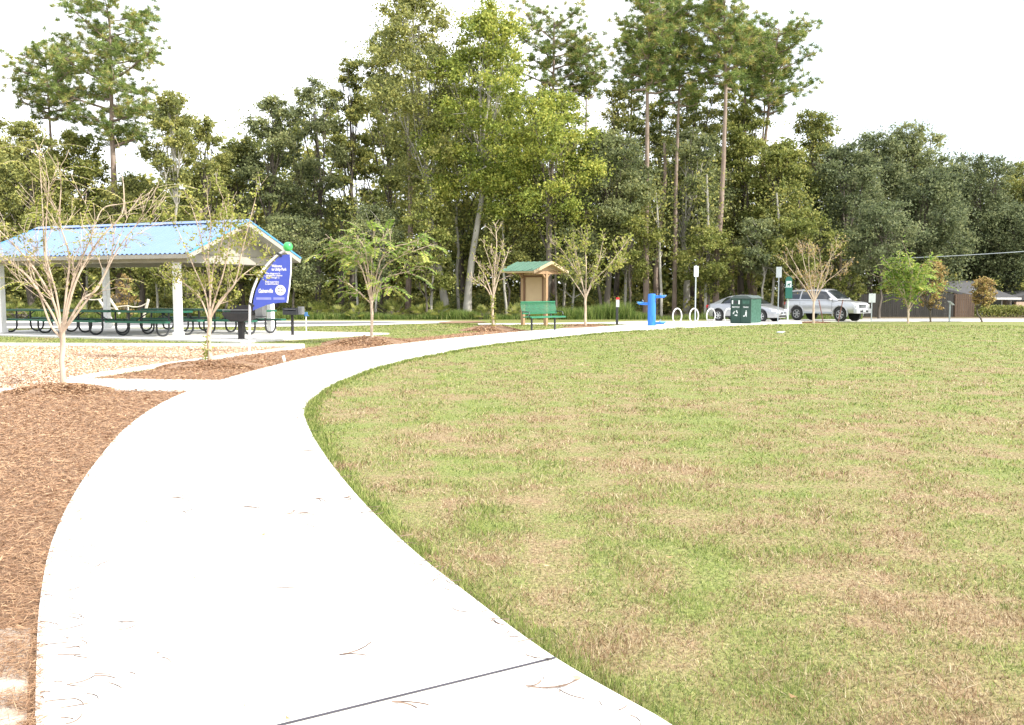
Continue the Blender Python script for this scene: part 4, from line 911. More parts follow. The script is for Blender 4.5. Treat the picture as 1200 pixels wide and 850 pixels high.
def broad_tree(name, label, px, D, top, hw, bot, leaf, bark, seed, n=9000, ls=.22, lobes=16, r0=.24, lean=0, group=None, base_px=None, dens=1.0, cat='tree', sub=11, trunk_top=.8, moss=0, slim=1.0, kmin=1):
    n = int(n*(3.3 if n > 4000 else 1)); ls = ls*(.92 if n > 4000 else 1.1)
    g = np.random.default_rng(seed); rr = random.Random(seed); z0 = terr(D)
    H = P(px, top, D).z-z0; zb = max(P(px, bot, D).z-z0, .3); Rr = hw/F*D; bx = X(base_px if base_px is not None else px, D); cx = X(px, D)-bx
    t = thing(name, label, cat, (bx, D, z0), 0, group)
    C_ = []; rad = []
    for i in range(lobes):
        f = (i+.5)/lobes; z = zb+(H-zb)*(f**.9); prof = (math.sin(math.pi*min(1, .16+.80*f))**.65)*slim**0
        a = i*2.39996+rr.uniform(-.4, .4); rl = Rr*rr.uniform(.36, .54)*(1 if f < .8 else .8)
        rad_pos = max(0, Rr*prof*1.08-rl*.7)*rr.uniform(.55, 1.0)
        if f > .92: rad_pos *= .3
        C_.append(Vector((cx*(.4+.6*f)+rad_pos*math.cos(a), rad_pos*math.sin(a), min(z, H-rl*.7)))); rad.append(rl)
    tb = MB(); tp = wobble_line((0,0,-.1), (cx*.8, 0, zb+(H-zb)*trunk_top), 9, .10+.02*Rr, rr)
    rs = [r0*(1.25 if i == 0 else 1)*(1-.78*(i/9)) for i in range(10)]; tb.tube(tp, rs, 9)
    for c, rl in zip(C_, rad):
        zi = max(c.z*.62, min(zb*.9, c.z)); k = min(8, max(1, int(zi/(zb+(H-zb)*trunk_top)*9))); s = tp[k]
        if s.z > c.z: k = max(1, k-2)
        k = max(k, kmin); s = tp[k]
        ln = wobble_line(s, c, 5, .12, rr, sag=rr.uniform(-.1, .35)); r1 = rs[k]*rr.uniform(.22, .40); tb.tube(ln, [r1*(1-.8*i/5)+.012 for i in range(6)], 5, cap=False)
        for _ in range(5):
            e = c+Vector(unit(1, g)[0])*rl*rr.uniform(.6, 1.0); tb.tube(wobble_line(ln[rr.randrange(2, 6)], e, 3, .08, rr), [.028, .02, .014, .008], 4, cap=False)
    tb.build('trunk', BARK[bark], t, smooth=True)
    pts = []; tone = []; tot = sum(r_**2 for r_ in rad); cc = np.array([c[:] for c in C_])
    for c, rl in zip(cc, rad):
        m = int(n*dens*rl**2/tot); ns = sub; sc = c+unit(ns, g)*rl*g.uniform(.45, 1.0, ns)[:,None]*np.array((1, 1, .72)); stone = g.uniform(0, 1, ns)
        idx = g.integers(0, ns, m); sg = rl*g.uniform(.26, .46, ns)[idx]
        d = unit(m, g)*np.abs(g.normal(0, 1, m))[:,None]*sg[:,None]; d[:,2] *= .6; p = sc[idx]+d
        if moss:
            k = g.random(m) < moss; p[k,2] -= g.exponential(.9, k.sum())
        pts.append(p); tone.append(np.clip(stone[idx]*.75+.25*g.random()+g.normal(0, .05, m), 0, 1))
    pts = np.concatenate(pts); tone = np.concatenate(tone); ok = pts[:,2] > .4; pts = pts[ok]; tone = tone[ok]
    npmesh('crown', leafquads(pts, ls, g), 4, LEAF[leaf], t, {'rnd': g.random(len(pts)), 'tone': tone})
    return t
def pine_tree(name, label, px, D, top, hw, bot, seed, r0=.22, base_px=None, tufts=190, per=58, group='tall pines above the canopy', crown_px=None, up=.25):
    g = np.random.default_rng(seed); rr = random.Random(seed); z0 = terr(D); H = P(px, top, D).z-z0; zb = P(px, bot, D).z-z0; Rr = hw/F*D
    bx = X(base_px if base_px is not None else px, D); cx = X(px, D)-bx; off = (X(crown_px, D)-X(px, D)) if crown_px is not None else 0
    t = thing(name, label, 'pine tree', (bx, D, z0), 0, group)
    tb = MB(); tp = wobble_line((0,0,-.1), (cx, 0, H*.97), 14, .035, rr); rs = [r0*(1.2 if i == 0 else 1)*(1-.80*(i/14)**1.3) for i in range(15)]; tb.tube(tp, rs, 10)
    T = []; nb = 26
    for i in range(nb):
        f = (i+.3)/nb; z = zb*.96+(H-zb)*f; k = z/(H*.97)*14; k0 = min(13, int(k)); s = tp[k0].lerp(tp[k0+1], k-k0)
        a = i*2.39996+rr.uniform(-.5, .5); ln_ = Rr*math.sqrt(max(.06, 1-((f-.47)/.66)**2))*rr.uniform(.5, 1.05)*(1 if f > .12 else .8)
        e = s+Vector((math.cos(a)*ln_+off*(1-f*.3), math.sin(a)*ln_, ln_*rr.uniform(.05, .45)+up*f)); e.z = min(e.z, H)
        br = wobble_line(s, e, 6, .07, rr, sag=-.12); r1 = .035+.06*(1-f)*(r0/.22); tb.tube(br, [r1*(1-.75*j/6)+.008 for j in range(7)], 5, cap=False)
        m = max(4, int(tufts*1.75/nb*(.4+ln_/Rr)))
        for _ in range(m):
            q = rr.uniform(.35, 1.05); j = min(5, int(q*6)); b0 = br[j].lerp(br[j+1], min(1, q*6-j)); sp = .22+.30*ln_*.35
            c = b0+Vector((rr.gauss(0, sp), rr.gauss(0, sp), rr.gauss(.12, sp*.55))); T.append(c)
            if rr.random() < .5: tb.tube([b0, b0.lerp(c, .5)+Vector((0,0,-.04)), c], [.018, .013, .008], 4, cap=False)
    tb.build('trunk', BARK['pine'], t, smooth=True)
    c = np.repeat(np.array([v[:] for v in T]), per, 0)+g.normal(0, .05, (len(T)*per, 3)); tn = np.repeat(g.random(len(T))*.9, per)
    npmesh('crown', needletris(c, .37, .042, g), 3, LEAF['pine'], t, {'rnd': g.random(len(c)), 'tone': tn})
    return t
# ---- the young park trees: recursive limbs
def young_tree(label, px, py, D, top, hw, fork, seed, leaf='gold', leaves=300, stems=6, twig=1.0, lsz=.07, r0=.05, frond=0, spread=1.0, name='young_tree', lean=0, stems_px=None, depth=3, tipdown=0, basal=0, vine=0, bark='crape', group=None, tex=.3):
    g = np.random.default_rng(seed); rr = random.Random(seed); z0 = terr(D); bx = X(px, D, py); H = P(px, top, D).z-z0; hf = P(px, fork, D).z-z0; Rr = hw/F*D
    t = thing(name, label, 'tree', (bx, D, z0), 0, group); tb = MB(); tips = []; mins = .0032 if D < 20 else .0045 if D < 30 else .006
    tr = wobble_line((0,0,-.05), (lean, 0, hf), 6, .012, rr); tb.tube(tr, [r0*1.35, r0*1.08, r0, r0*.97, r0*.95, r0*.97, r0*1.0], 10)
    def branch(p, d, L_, r, lvl):
        n = 5; pts = [p]; q = p.copy(); dd = d.normalized()
        for i in range(n):
            dd = (dd+Vector((rr.gauss(0, .10), rr.gauss(0, .10), .05-tipdown*(i/n))))
            dd.normalize(); q = q+dd*L_/n; pts.append(q.copy())
        re = max(r*.50, mins); tb.tube(pts, [r+(re-r)*i/n for i in range(n+1)], 6 if r > .015 else 4, cap=False)
        if lvl == 0:
            tips.append((pts, dd)); return
        k = rr.choice((2, 3, 3)) if lvl > 1 else rr.choice((2, 3, 4))
        k = max(2, int(k*twig+.5))
        for j in range(k):
            f = rr.uniform(.35, 1.0) if j else 1.0; i0 = min(n-1, int(f*n)); s = pts[i0].lerp(pts[i0+1], f*n-i0) if i0 < n else pts[-1]
            ax = Vector(unit(1, g)[0]); nd = (dd+ax.cross(dd).normalized()*rr.uniform(.35, .9)+Vector((0,0,.04))).normalized()
            branch(s, nd, L_*rr.uniform(.55, .85), max(re*rr.uniform(.65, .95), mins), lvl-1)
        if lvl >= 1:
            for j in range(2):   # fine side twigs
                s = pts[rr.randrange(1, n)]; nd = (d+Vector(unit(1, g)[0])*.9).normalized(); tips.append(([s, s+nd*L_*.35], nd)); tb.tube([s, s+nd*L_*.2+Vector((0,0,.01)), s+nd*L_*.38], [mins*1.2, mins, mins*.6], 4, cap=False)
    HH = H-hf
    if stems_px:
        for _si, (fy, pl) in enumerate(stems_px):   # main stems drawn from their real course, with depth added
            dy = rr.uniform(-.35, .35); pts = []
            for i, (x_, y_) in enumerate(pl):
                v = P(x_, y_, D)-Vector((bx, D, z0)); v.y += dy*i/len(pl); pts.append(v)
            s0 = Vector((lean, 0, min(hf, P(px, fy, D).z-z0)*(1-(rr.uniform(.0, .13) if _si else 0)))); L0 = [s0]+pts; sm = [Vector(q) for q in smooth_poly([tuple(q) for q in L0], 4)]
            n = len(sm); rb = r0*rr.uniform(.28, .44); tb.tube(sm, [rb*(1-.75*i/(n-1))+mins for i in range(n)], 7, cap=False)
            for j in range(int(5*twig)):
                f = rr.uniform(.25, 1.0); i0 = min(n-2, int(f*(n-1))); dd = (sm[i0+1]-sm[i0]).normalized()
                nd = (dd+Vector(unit(1, g)[0])*.75).normalized(); branch(sm[i0], nd, HH*rr.uniform(.10, .22), max(rb*(1-.7*f)*.55, mins), 1)
            branch(sm[-1], (sm[-1]-sm[-3]).normalized(), HH*.14, mins*1.5, 1)
    else:
        for i in range(stems):
            a = i*2*math.pi/stems+rr.uniform(-.35, .35); k = rr.uniform(.35, 1.0)*spread; d = Vector((math.cos(a)*Rr*k*1.25, math.sin(a)*Rr*k*1.1, HH*rr.uniform(.62, .95)))
            s = tr[-1] if i > 1 else tr[-2]; branch(s.copy(), d, d.length*.48, r0*rr.uniform(.42, .62), depth-1)
    c = []; ax_ = []
    if frond:   # feather-like sprays of paired leaflets
        fr_ = rr.sample(tips, min(frond, len(tips))); V = []; tone = []
        for pts, dd in fr_:
            p = pts[-1].copy(); d = Vector((dd.x, dd.y, dd.z*.3)).normalized(); tn = rr.random()
            L_ = rr.uniform(.30, .65)*(D/30 if D > 30 else 1); side = d.cross(Vector((0,0,1))).normalized(); n = 11; q = p.copy(); rach = [p.copy()]
            for i in range(n):
                d = (d+Vector((0,0,-.07))).normalized(); q = q+d*L_/n; rach.append(q.copy())
                for s in (-1, 1):
                    l = lsz*1.5*(1-.35*abs(i/n-.4)); e = side*s+d*.45+Vector((0,0,rr.uniform(-.5,.1))); e.normalize(); wv = d*lsz*.28
                    V.append([q, q+e*l*.5+wv, q+e*l, q+e*l*.5-wv]); tone.append(tn)
            tb.tube(rach, mins*.6, 3, cap=False)
        V = np.array([[v[:] for v in q] for q in V]); m = len(V)
    else: V = np.zeros((0, 4, 3)); tone = []; m = 0
    if leaves:
        idx = g.integers(0, len(tips), leaves); cl = g.random(len(tips))
        cs = []
        for i in idx:
            p = tips[i][0]; j = rr.randrange(len(p)); cs.append((p[j]+Vector(g.normal(0, lsz*.8, 3)))[:])
        ex = []
        if vine:
            for _ in range(vine): z = rr.uniform(.15, hf); a = rr.uniform(0, 6.28); ex.append((math.cos(a)*r0*1.8, math.sin(a)*r0*1.8, z))
        for _ in range(basal): ex.append((rr.gauss(-.08, .05), rr.gauss(0, .05), abs(rr.gauss(.2, .16))))
        if ex: cs += ex; idx = np.r_[idx, g.integers(0, len(tips), len(ex))]
        q = leafquads(np.array(cs), lsz, g); V = np.concatenate([V, q]) if m else q; tone = np.r_[tone, cl[idx]] if m else cl[idx]
    tb.build('trunk', BARK[bark], t, smooth=True)
    npmesh('crown', V, 4, LEAF[leaf], t, {'rnd': g.random(len(V)), 'tone': np.asarray(tone, dtype=float)})
    return t
YG = 'young trees planted along the path'
young_tree('bare pale trunked young tree in the mulch at far left, in front of the pavilion', 75.5, 457, 13.5, 168, 85, 388, 11, 'gold', 700, r0=.040, frond=60, lsz=.055, lean=0, group=YG,
  stems_px=[(388, [(62,350),(52,300),(50,255),(47,205)]), (388, [(66,345),(57,300),(60,262),(66,215)]), (390, [(58,362),(35,325),(8,302),(-14,290)]), (384, [(62,352),(40,312),(22,290),(2,268)]), (386, [(84,345),(98,310),(118,278),(142,250),(143,215)]), (388, [(80,350),(90,312),(100,282),(112,245),(128,238)]), (384, [(92,365),(118,330),(138,292),(164,258)]), (388, [(96,352),(112,338),(125,300),(134,272)]), (392, [(60,382),(48,350),(38,320),(30,300)]), (388,[(78,340),(84,300),(76,262),(80,225)])], twig=1.15)
young_tree('pale trunked young tree with sparse yellow leaves beside the blue banner sign', 247, 428, 18.4, 232, 62, 372, 12, 'gold', 2600, stems=7, r0=.046, lsz=.07, basal=110, depth=3, group=YG, spread=.85, twig=1.1,
  stems_px=[(362,[(241,345),(228,318),(219,300),(206,272)]),(360,[(246,333),(238,300),(230,270),(219,240)]),(358,[(249,320),(259,285),(265,256),(259,230)]),(360,[(258,352),(276,333),(286,295),(294,268),(303,238)]),(360,[(252,350),(263,320),(270,290),(275,262)]),(364,[(236,352),(222,338),(208,330)]),(362,[(262,350),(280,326),(297,312)]),(358,[(246,330),(244,295),(247,262),(243,240)])])
young_tree('young tree with drooping fern like green sprays right of the banner sign', 436, 401, 24.5, 280, 66, 352, 14, 'fern', 800, stems=10, r0=.042, lsz=.09, frond=95, depth=2, tipdown=.15, group=YG, spread=1.5,
  stems_px=[(326,[(425,303),(405,288),(396,283)]),(328,[(420,306),(400,294),(388,297)]),(324,[(448,316),(468,301),(482,295),(495,290)]),(322,[(446,305),(462,290),(478,286),(489,282)]),(348,[(446,340),(455,337)]),(337,[(450,328),(464,322),(481,318)]),(352,[(422,344),(408,332)]),(322,[(436,300),(446,283)]),(324,[(429,298),(421,281)]),(330,[(424,315),(408,300),(398,290)])])
young_tree('slender bare young tree with a leafy vine on its trunk, left of the kiosk', 578, 386, 32.5, 282, 34, 346, 15, 'gold', 330, stems=6, r0=.050, lsz=.10, vine=170, depth=3, group=YG, spread=.9,
  stems_px=[(341,[(576.5,318),(569,293)]),(339,[(580,313),(582,286),(581,271)]),(345,[(569,325),(560,309)]),(341,[(585,323),(594,300)]),(349,[(570,338),(559,330)]),(341,[(582,318),(587,294)])])
young_tree('young tree with yellow leaves on white branches between kiosk and fountain', 686, 381, 38.5, 276, 42, 349, 16, 'gold', 1500, stems=8, r0=.052, lsz=.13, depth=3, group=YG, spread=.9,
  stems_px=[(345,[(680,327),(664,301),(657,291)]),(345,[(682,330),(677,304),(673,284)]),(343,[(687,313),(686,292),(688,279)]),(345,[(691,336),(700,313),(705,288)]),(345,[(696,330),(714,311),(731,289)]),(346,[(691,337),(705,320),(721,310)]),(347,[(678,338),(667,322),(660,312)])])
young_tree('bare fan shaped young tree standing in front of the silver SUV', 953.5, 377.5, 48, 289, 42, 352, 17, 'rust', 700, stems=9, r0=.058, lsz=.12, depth=3, group=YG, spread=1.15, twig=1.0,
  stems_px=[(351,[(946,335),(936,316),(927,300)]),(351,[(950,331),(943,311),(940,293)]),(351,[(954,336),(956,315),(955,297)]),(351,[(961,328),(971,306),(981,290)]),(351,[(966,333),(978,323),(991,312)]),(349,[(957,343),(963,321),(962,300)]),(350,[(944,338),(932,322),(922,309)]),(350,[(950,335),(948,312),(948,296)]),(350,[(962,338),(970,320),(974,302)])])
young_tree('leafy yellow green young tree in front of the dark plank fence', 1064, 377.8, 48, 286, 36, 362, 18, 'fern', 2300, stems=10, r0=.055, lsz=.17, frond=50, depth=3, group=YG, spread=.95)
def cypress(label, px, top, hw, bot, seed, D=51.5):
    broad_tree('young_cypress', label, px, D, top, hw, bot, 'rust', 'dark', seed, 3400, .12, 18, .05, sub=8, trunk_top=.95, group='small rust coloured cypresses by the sidewalk')
cypress('small rust and green conical cypress right of the yellow green young tree', 1091, 304, 17, 360, 21)
cypress('small rust coloured cypress in front of the grey house window', 1152, 324, 15, 357, 22)
# ---- far wood behind everything: one mass
def far_wood():
    g = np.random.default_rng(99); V = []; tn = []
    sil = [(-300,150),(0,150),(100,190),(170,205),(260,170),(300,140),(400,105),(450,90),(620,90),(690,150),(760,185),(850,165),(960,175),(1050,160),(1130,190),(1250,195),(1500,190)]
    for i in range(2600):
        D = g.uniform(80, 94); px = g.uniform(-300, 1500); zt = P(px, np.interp(px, [s[0] for s in sil], [s[1] for s in sil])+g.uniform(6, 40), D).z
        z = g.uniform(-.3, 1)**1.0*zt; z = max(z, .3); r = g.uniform(.9, 2.0); m = 110
        c = np.array((X(px, D), D, z)); d = unit(m, g)*np.abs(g.normal(0, .7, m))[:,None]*r; V.append(c+d*np.array((1, 1, .7))); tn.append(np.full(m, g.random()))
    for i in range(1500):
        D = g.uniform(79, 90); px = g.uniform(-300, 1500); r = g.uniform(.8, 1.5); m = 80; c = np.array((X(px, D), D, g.uniform(-.2, 8.5)))
        V.append(c+unit(m, g)*np.abs(g.normal(0, .7, m))[:,None]*r); tn.append(np.full(m, g.random()*.7))
    V = np.concatenate(V); tn = np.concatenate(tn)
    tag(npmesh('far_wood', leafquads(V, .55, g), 4, LEAF['oak'], attrs={'rnd': g.random(len(V)), 'tone': tn}), 'dense dark wood closing the view behind the trees', 'wood', kind='stuff')
far_wood()
def undergrowth():
    g = np.random.default_rng(98); V = []; tn = []
    for i in range(1350):
        px = g.uniform(-200, 1400); D = g.uniform(61, 79) if px < 1000 else g.uniform(71, 79)
        hmax = 3.4 if g.random() < .35 else 1.4
        if 300 < px < 480 and g.random() < .6: hmax = 1.0
        c = np.array((X(px, D), D, terr(D)+g.uniform(.1, hmax))); r = g.uniform(.35, .95); m = 85
        d = unit(m, g)*np.abs(g.normal(0, .55, m))[:,None]*r; d[:,2] *= .8; V.append(c+d); tn.append(np.full(m, g.random()*.9))
    V = np.concatenate(V); tn = np.concatenate(tn); ok = V[:,2] > -.5; V = V[ok]; tn = tn[ok]
    tag(npmesh('undergrowth', leafquads(V, .24, g), 4, LEAF['oak'], attrs={'rnd': g.random(len(V)), 'tone': tn}), 'dark shrubby undergrowth on the forest floor', 'undergrowth', kind='stuff')
    # tall grass and ferns along the forest edge
    n = 60000; px = g.uniform(-150, 1010, n); D = 57.5+np.abs(g.normal(0, 1.3, n)); wv = .45+.55*np.sin(px*.05)*np.sin(px*.013+1)
    x = (px-600)/F*D; h = np.where((px > 640) & (px < 740), 1.0, .55)*(.55+.6*wv)
    k = ~((px > 760) & (g.random(n) < .75))
    blades('forest_edge_grass', x[k], D[k], D[k], h[k], .03, leafmat('edge_blades', [(.06,.11,.025), (.13,.20,.04), (.22,.30,.07), (.33,.36,.12)], clump=.2), .35, k0=.0009).update_tag()
    o = bpy.data.objects['forest_edge_grass']; tag(o, 'tall bright green grass along the forest edge', 'grass', kind='stuff')
undergrowth()
def palmetto(loc, seed, label, s=1.0, src=None):
    if src:
        o = copy_tree(src); o.location = loc; o.scale = (s, s, s); o.rotation_euler.z = seed; o['label'] = label; return o
    g = np.random.default_rng(seed); rr = random.Random(seed); t = thing('palmetto', label, 'palmetto', loc, 0, 'palmettos along the forest edge'); st = MB(); V = []; tn = []
    for i in range(16):
        a = rr.uniform(0, 6.28); el = rr.uniform(.35, 1.3); d = Vector((math.cos(a)*math.cos(el), math.sin(a)*math.cos(el), math.sin(el))); L_ = rr.uniform(.5, .95); h = d*L_; st.tube([(0,0,0), tuple(h*.5), tuple(h)], [.02,.015,.012], 4)
        u = d.cross(Vector((0,0,1))).normalized(); v = u.cross(d).normalized()
        for k in range(17):
            b = (k-8)*.19; e = (d*math.cos(b)+u*math.sin(b)+v*.12).normalized(); l = .50*(1-.25*abs(b)/1.5); sd = e.cross(v).normalized()*.022; tip = h+e*l+Vector((0,0,-.08))
            V.append([h[:], (h+e*l*.5+sd)[:], tip[:], (h+e*l*.5-sd)[:]]); tn.append(i/16)
    st.build('stalk', BARK['dark'], t); npmesh('frond', np.array(V), 4, LEAF['bright'], t, {'rnd': g.random(len(V)), 'tone': np.array(tn)}); return t
pl_src = None
for i, (px, lab) in enumerate([(8,'palmetto clump at the forest edge seen past the left pavilion post'), (30,'low palmetto between the left pavilion post and the first bare tree'), (98,'palmetto at the forest edge behind the left picnic table'), (228,'palmetto at the forest edge seen right of the right front pavilion post'), (372,'wide palmetto at the forest edge just right of the water spigot'), (395,'palmetto at the forest edge between the spigot and the fern leaved young tree'), (418,'palmetto just left of the fern leaved young tree trunk'), (462,'palmetto right of the fern leaved young tree'), (492,'palmetto left of the ivy covered grey trunk'), (512,'palmetto at the foot of the ivy covered grey trunk'), (566,'palmetto between the pale leaning trunk and the vine wrapped young tree'), (604,'palmetto behind the left post of the kiosk')]):
    D = 57.6+(i*37 % 10)*.12; o = palmetto((X(px, D), D, terr(D)-.05), 5 if not pl_src else i*1.3, lab, .9+.35*((i*7) % 5)/5, pl_src); pl_src = pl_src or o
# shrubs and hedge
def shrub(label, px, D, top, hw, leaf, seed, name='shrub', n=1800, ls=.13, group=None, cat='shrub'):
    return broad_tree(name, label, px, D, top, hw, 374, leaf, 'dark', seed, n, ls, 10, .04, sub=8, cat=cat, group=group)
shrub('bright green bushy sapling behind the hood of the SUV', 994, 60, 318, 22, 'bright', 31, n=2600, ls=.16)
shrub('rust and yellow leaved sapling seen under the pavilion roof behind the tables', 147, 56, 322, 15, 'rust', 32, n=1800)
shrub('yellow flowered low bush at the forest edge near the left pavilion post', 22, 57, 366, 13, 'yellow', 33, n=900)
shrub('round green shrub behind the right end of the pavilion', 225, 57.5, 318, 24, 'bright', 34, n=3000, ls=.16)
def hedge():
    g = np.random.default_rng(5); x0, x1 = X(1142, 63), X(1260, 63); y = 63.4; n = 9000; c = np.c_[g.uniform(x0, x1, n), y+g.normal(0, .25, n), -.5+g.random(n)**.7*(.75+.1*np.sin(np.linspace(0, 40, n)))]
    t = thing('clipped_hedge', 'low clipped green hedge in front of the houses at right', 'hedge', (0,0,0)); npmesh('foliage', leafquads(c, .12, g), 4, LEAF['bright'], t, {'rnd': g.random(n), 'tone': g.random(n)})
    m = MB()
    for i in range(30): x = x0+(i+.5)*(x1-x0)/30; m.tube([(x, y, -.52), (x+.05, y, -.1), (x-.1, y+.05, .05)], [.02,.015,.008], 4)
    m.build('stem', BARK['dark'], t)
hedge()
# ---- forest front: every tree on its own
CG = 'canopy trees of the forest edge'
B = lambda lab, px, D, top, hw, bot, leaf, bark, seed, **k: broad_tree('canopy_tree', lab, px, D, top, hw, bot, leaf, bark, seed, group=CG, **k)
B('olive green tree filling the left edge of the photo above the pavilion', -25, 63, 118, 62, 320, 'olive', 'dark', 41)
B('bushy olive tree behind the roof ridge left end, below the small left pine', 38, 61, 140, 55, 330, 'olive', 'dark', 42, n=10000)
B('mid green tree between the small left pine and the tall left pine', 100, 64, 150, 42, 310, 'bright', 'dark', 43)
B('low green tree directly behind the middle of the pavilion roof', 165, 62, 205, 45, 325, 'olive', 'dark', 44, n=7000)
B('slim tree with a straight pale trunk right of the tall left pine', 205, 60, 108, 34, 215, 'olive', 'pale', 45, n=5200, r0=.13, lobes=13)
B('feathery olive tree left of the dip in the treeline', 246, 63, 138, 36, 330, 'olive', 'dark', 46, n=7500)
B('dark green tree at the dip in the treeline left of the banner sign', 285, 66, 158, 34, 330, 'oak', 'dark', 47, n=6500)
B('tall dark oak with jagged crown above the banner sign', 325, 65, 112, 44, 300, 'grey', 'dark', 48, n=9500)
B('dark oak with sky gaps between banner sign and fern leaved young tree', 372, 68, 92, 42, 290, 'grey', 'dark', 49, n=7600, dens=.9)
B('dark tree with a small spiky top left of the big yellow green trees', 412, 70, 70, 32, 280, 'oak', 'dark', 50, n=6500)
B('green tree half hidden behind the ivy covered trunk tree', 452, 70, 35, 38, 260, 'oak', 'dark', 51, n=8000)
B('very tall yellow olive tree with an ivy covered grey trunk', 486, 62, -22, 64, 225, 'olive', 'pale', 52, n=14500, base_px=525, r0=.27, lobes=20, kmin=4)
B('tall yellow green tree on a pale leaning trunk at the middle of the forest', 578, 60.5, 6, 72, 235, 'yellow', 'pale', 53, n=15500, base_px=547, r0=.27, lobes=20, kmin=5)
B('yellow tree with low spreading branches right of the pale leaning trunk', 640, 60, 105, 68, 268, 'yellow', 'dark', 54, n=9500, base_px=640, lobes=15)
B('green tree closing the gap behind the yellow green trees', 545, 69, 55, 50, 300, 'oak', 'dark', 55, n=9000)
B('grey green tree behind the kiosk roof', 612, 67, 150, 48, 300, 'grey', 'dark', 56, n=8500)
B('round grey green oak above the yellow young tree by the kiosk', 712, 61, 150, 50, 275, 'grey', 'dark', 57, n=9500)
B('dark tree standing behind the three tall pines', 770, 70, 118, 44, 300, 'oak', 'dark', 58, n=8500)
B('leafy tree with a forked grey trunk behind the bicycle hoops', 808, 64, 150, 42, 285, 'grey', 'pale', 59, n=7500, base_px=805, r0=.27)
B('green tree left of the leaning twin pines above the sedan', 868, 66, 125, 42, 290, 'bright', 'dark', 60, n=8500)
B('bright green tree in front of the leaning twin pines', 915, 64, 165, 44, 300, 'bright', 'dark', 61, n=9000)
B('tree where the treeline steps down right of the twin pines', 950, 68, 130, 40, 300, 'oak', 'dark', 62, n=8500)
B('broad grey green oak above the SUV', 985, 64, 168, 48, 310, 'moss', 'dark', 63, n=9500, moss=.25)
B('oak crown with a feathery top right of the SUV', 1020, 70, 152, 42, 300, 'moss', 'dark', 64, n=8500, moss=.2)
B('highest round oak crown right of centre, above the leafy young tree', 1062, 73, 142, 50, 300, 'grey', 'dark', 65, n=10500, moss=.3)
B('moss hung oak above the dark plank fence', 1095, 66.5, 195, 50, 325, 'moss', 'dark', 66, n=9000, moss=.35, base_px=1072)
B('spreading grey oak above the roof of the grey house', 1140, 77, 178, 50, 322, 'moss', 'dark', 67, n=11000, moss=.3)
B('large dark oak at the right edge of the photo behind the houses', 1195, 79, 186, 50, 330, 'oak', 'dark', 68, n=10500, moss=.2)
B('oak just cut off by the right edge of the photo', 1245, 76, 180, 52, 330, 'moss', 'dark', 69, n=8000)
B('low dark oak overhanging the white house at the right edge', 1185, 74.5, 235, 50, 335, 'moss', 'dark', 70, n=8500, base_px=1178, moss=.3)
B('dark sparse tree in the gaps left of the leftmost tall pine', 722, 74, 98, 38, 260, 'oak', 'dark', 81, n=5200)
B('sparse dark tree between the second and third straight pines', 812, 73, 92, 40, 260, 'oak', 'dark', 82, n=5200)
B('sparse tree under the crown of the leaning pine', 852, 74, 96, 34, 260, 'bright', 'dark', 83, n=4800)
# lower storey in front
low = [(-10,'olive','low bushy tree at the left edge under the forest canopy'), (60,'olive','low tree seen through the left half of the pavilion'), (118,'oak','low dark tree seen between the left bare tree and the rust sapling'), (186,'bright','low bright tree seen left of the right front pavilion post'), (262,'olive','low yellowish tree behind the sparse yellow young tree'), (345,'grey','low grey tree above the small pedestal grill'), (440,'grey','low dark tree right behind the fern leaved young tree'), (500,'bright','bright leafy tree wrapped round the ivy covered trunk'), (596,'olive','low tree between the pale leaning trunk and the kiosk'), (668,'grey','low grey tree right of the kiosk roof'), (738,'bright','low green tree with drooping branches above the fountain'), (830,'bright','low tree hanging over the bicycle hoops'), (888,'grey','low tree behind the green recycling bin'), (938,'bright','low leafy tree between the dog station and the SUV'), (1030,'oak','dark low tree above the small sign by the fence')]
for i, (px, lf, lab) in enumerate(low):
    broad_tree('understory_tree', lab, px, 59.2+(i*13 % 7)*.35, 228+(i*29 % 40), 34+(i*11 % 12), 335 if i % 2 else 318, 'moss' if px > 980 else lf, 'dark' if i % 3 else 'pale', 200+i, n=4600, ls=.19, lobes=11, r0=.09, group='low trees in front of the forest', dens=1)
pine_tree('pine_tree', 'small round headed pine at the upper left edge of the sky', 66, 66, 52, 48, 130, 71, r0=.17, tufts=240)
pine_tree('pine_tree', 'tall isolated pine with an open crown rising over the pavilion roof', 141, 63, 6, 70, 165, 72, r0=.28, tufts=560, per=56)
pine_tree('pine_tree', 'broad headed pine right of the yellow green trees', 648, 71, 10, 58, 135, 73, r0=.24, tufts=330)
pine_tree('pine_tree', 'small dark pine alone in the sky gap between yellow trees and tall pines', 685, 72, 45, 34, 105, 74, r0=.15, tufts=130)
pine_tree('pine_tree', 'leftmost tall straight pine, directly above the drinking fountain', 757, 61.5, -16, 52, 100, 75, r0=.22, tufts=280)
pine_tree('pine_tree', 'second tall straight pine above the bicycle hoops', 793, 62.5, -4, 50, 112, 76, r0=.165, tufts=260, base_px=790)
pine_tree('pine_tree', 'third tall straight pine, left of the sedan', 841, 61, -14, 50, 95, 77, r0=.215, tufts=260, base_px=838)
pine_tree('pine_tree', 'thin dark pine close behind the leftmost tall pine', 738, 76, 30, 28, 120, 78, r0=.16, tufts=110)
pine_tree('pine_tree', 'pine behind and right of the third tall pine', 866, 70, 25, 38, 95, 79, r0=.20, tufts=220)
pine_tree('pine_tree', 'leaning pine with a crown reaching furthest right over the sky', 905, 66, 22, 50, 125, 80, r0=.20, tufts=260, base_px=880)
pine_tree('pine_tree', 'slim pine beside the leaning pine', 892, 69, 40, 30, 100, 81, r0=.14, tufts=120, base_px=884)
pine_tree('pine_tree', 'tall pine behind the first two straight pines filling their gap', 772, 74, 4, 40, 90, 82, r0=.19, tufts=220)
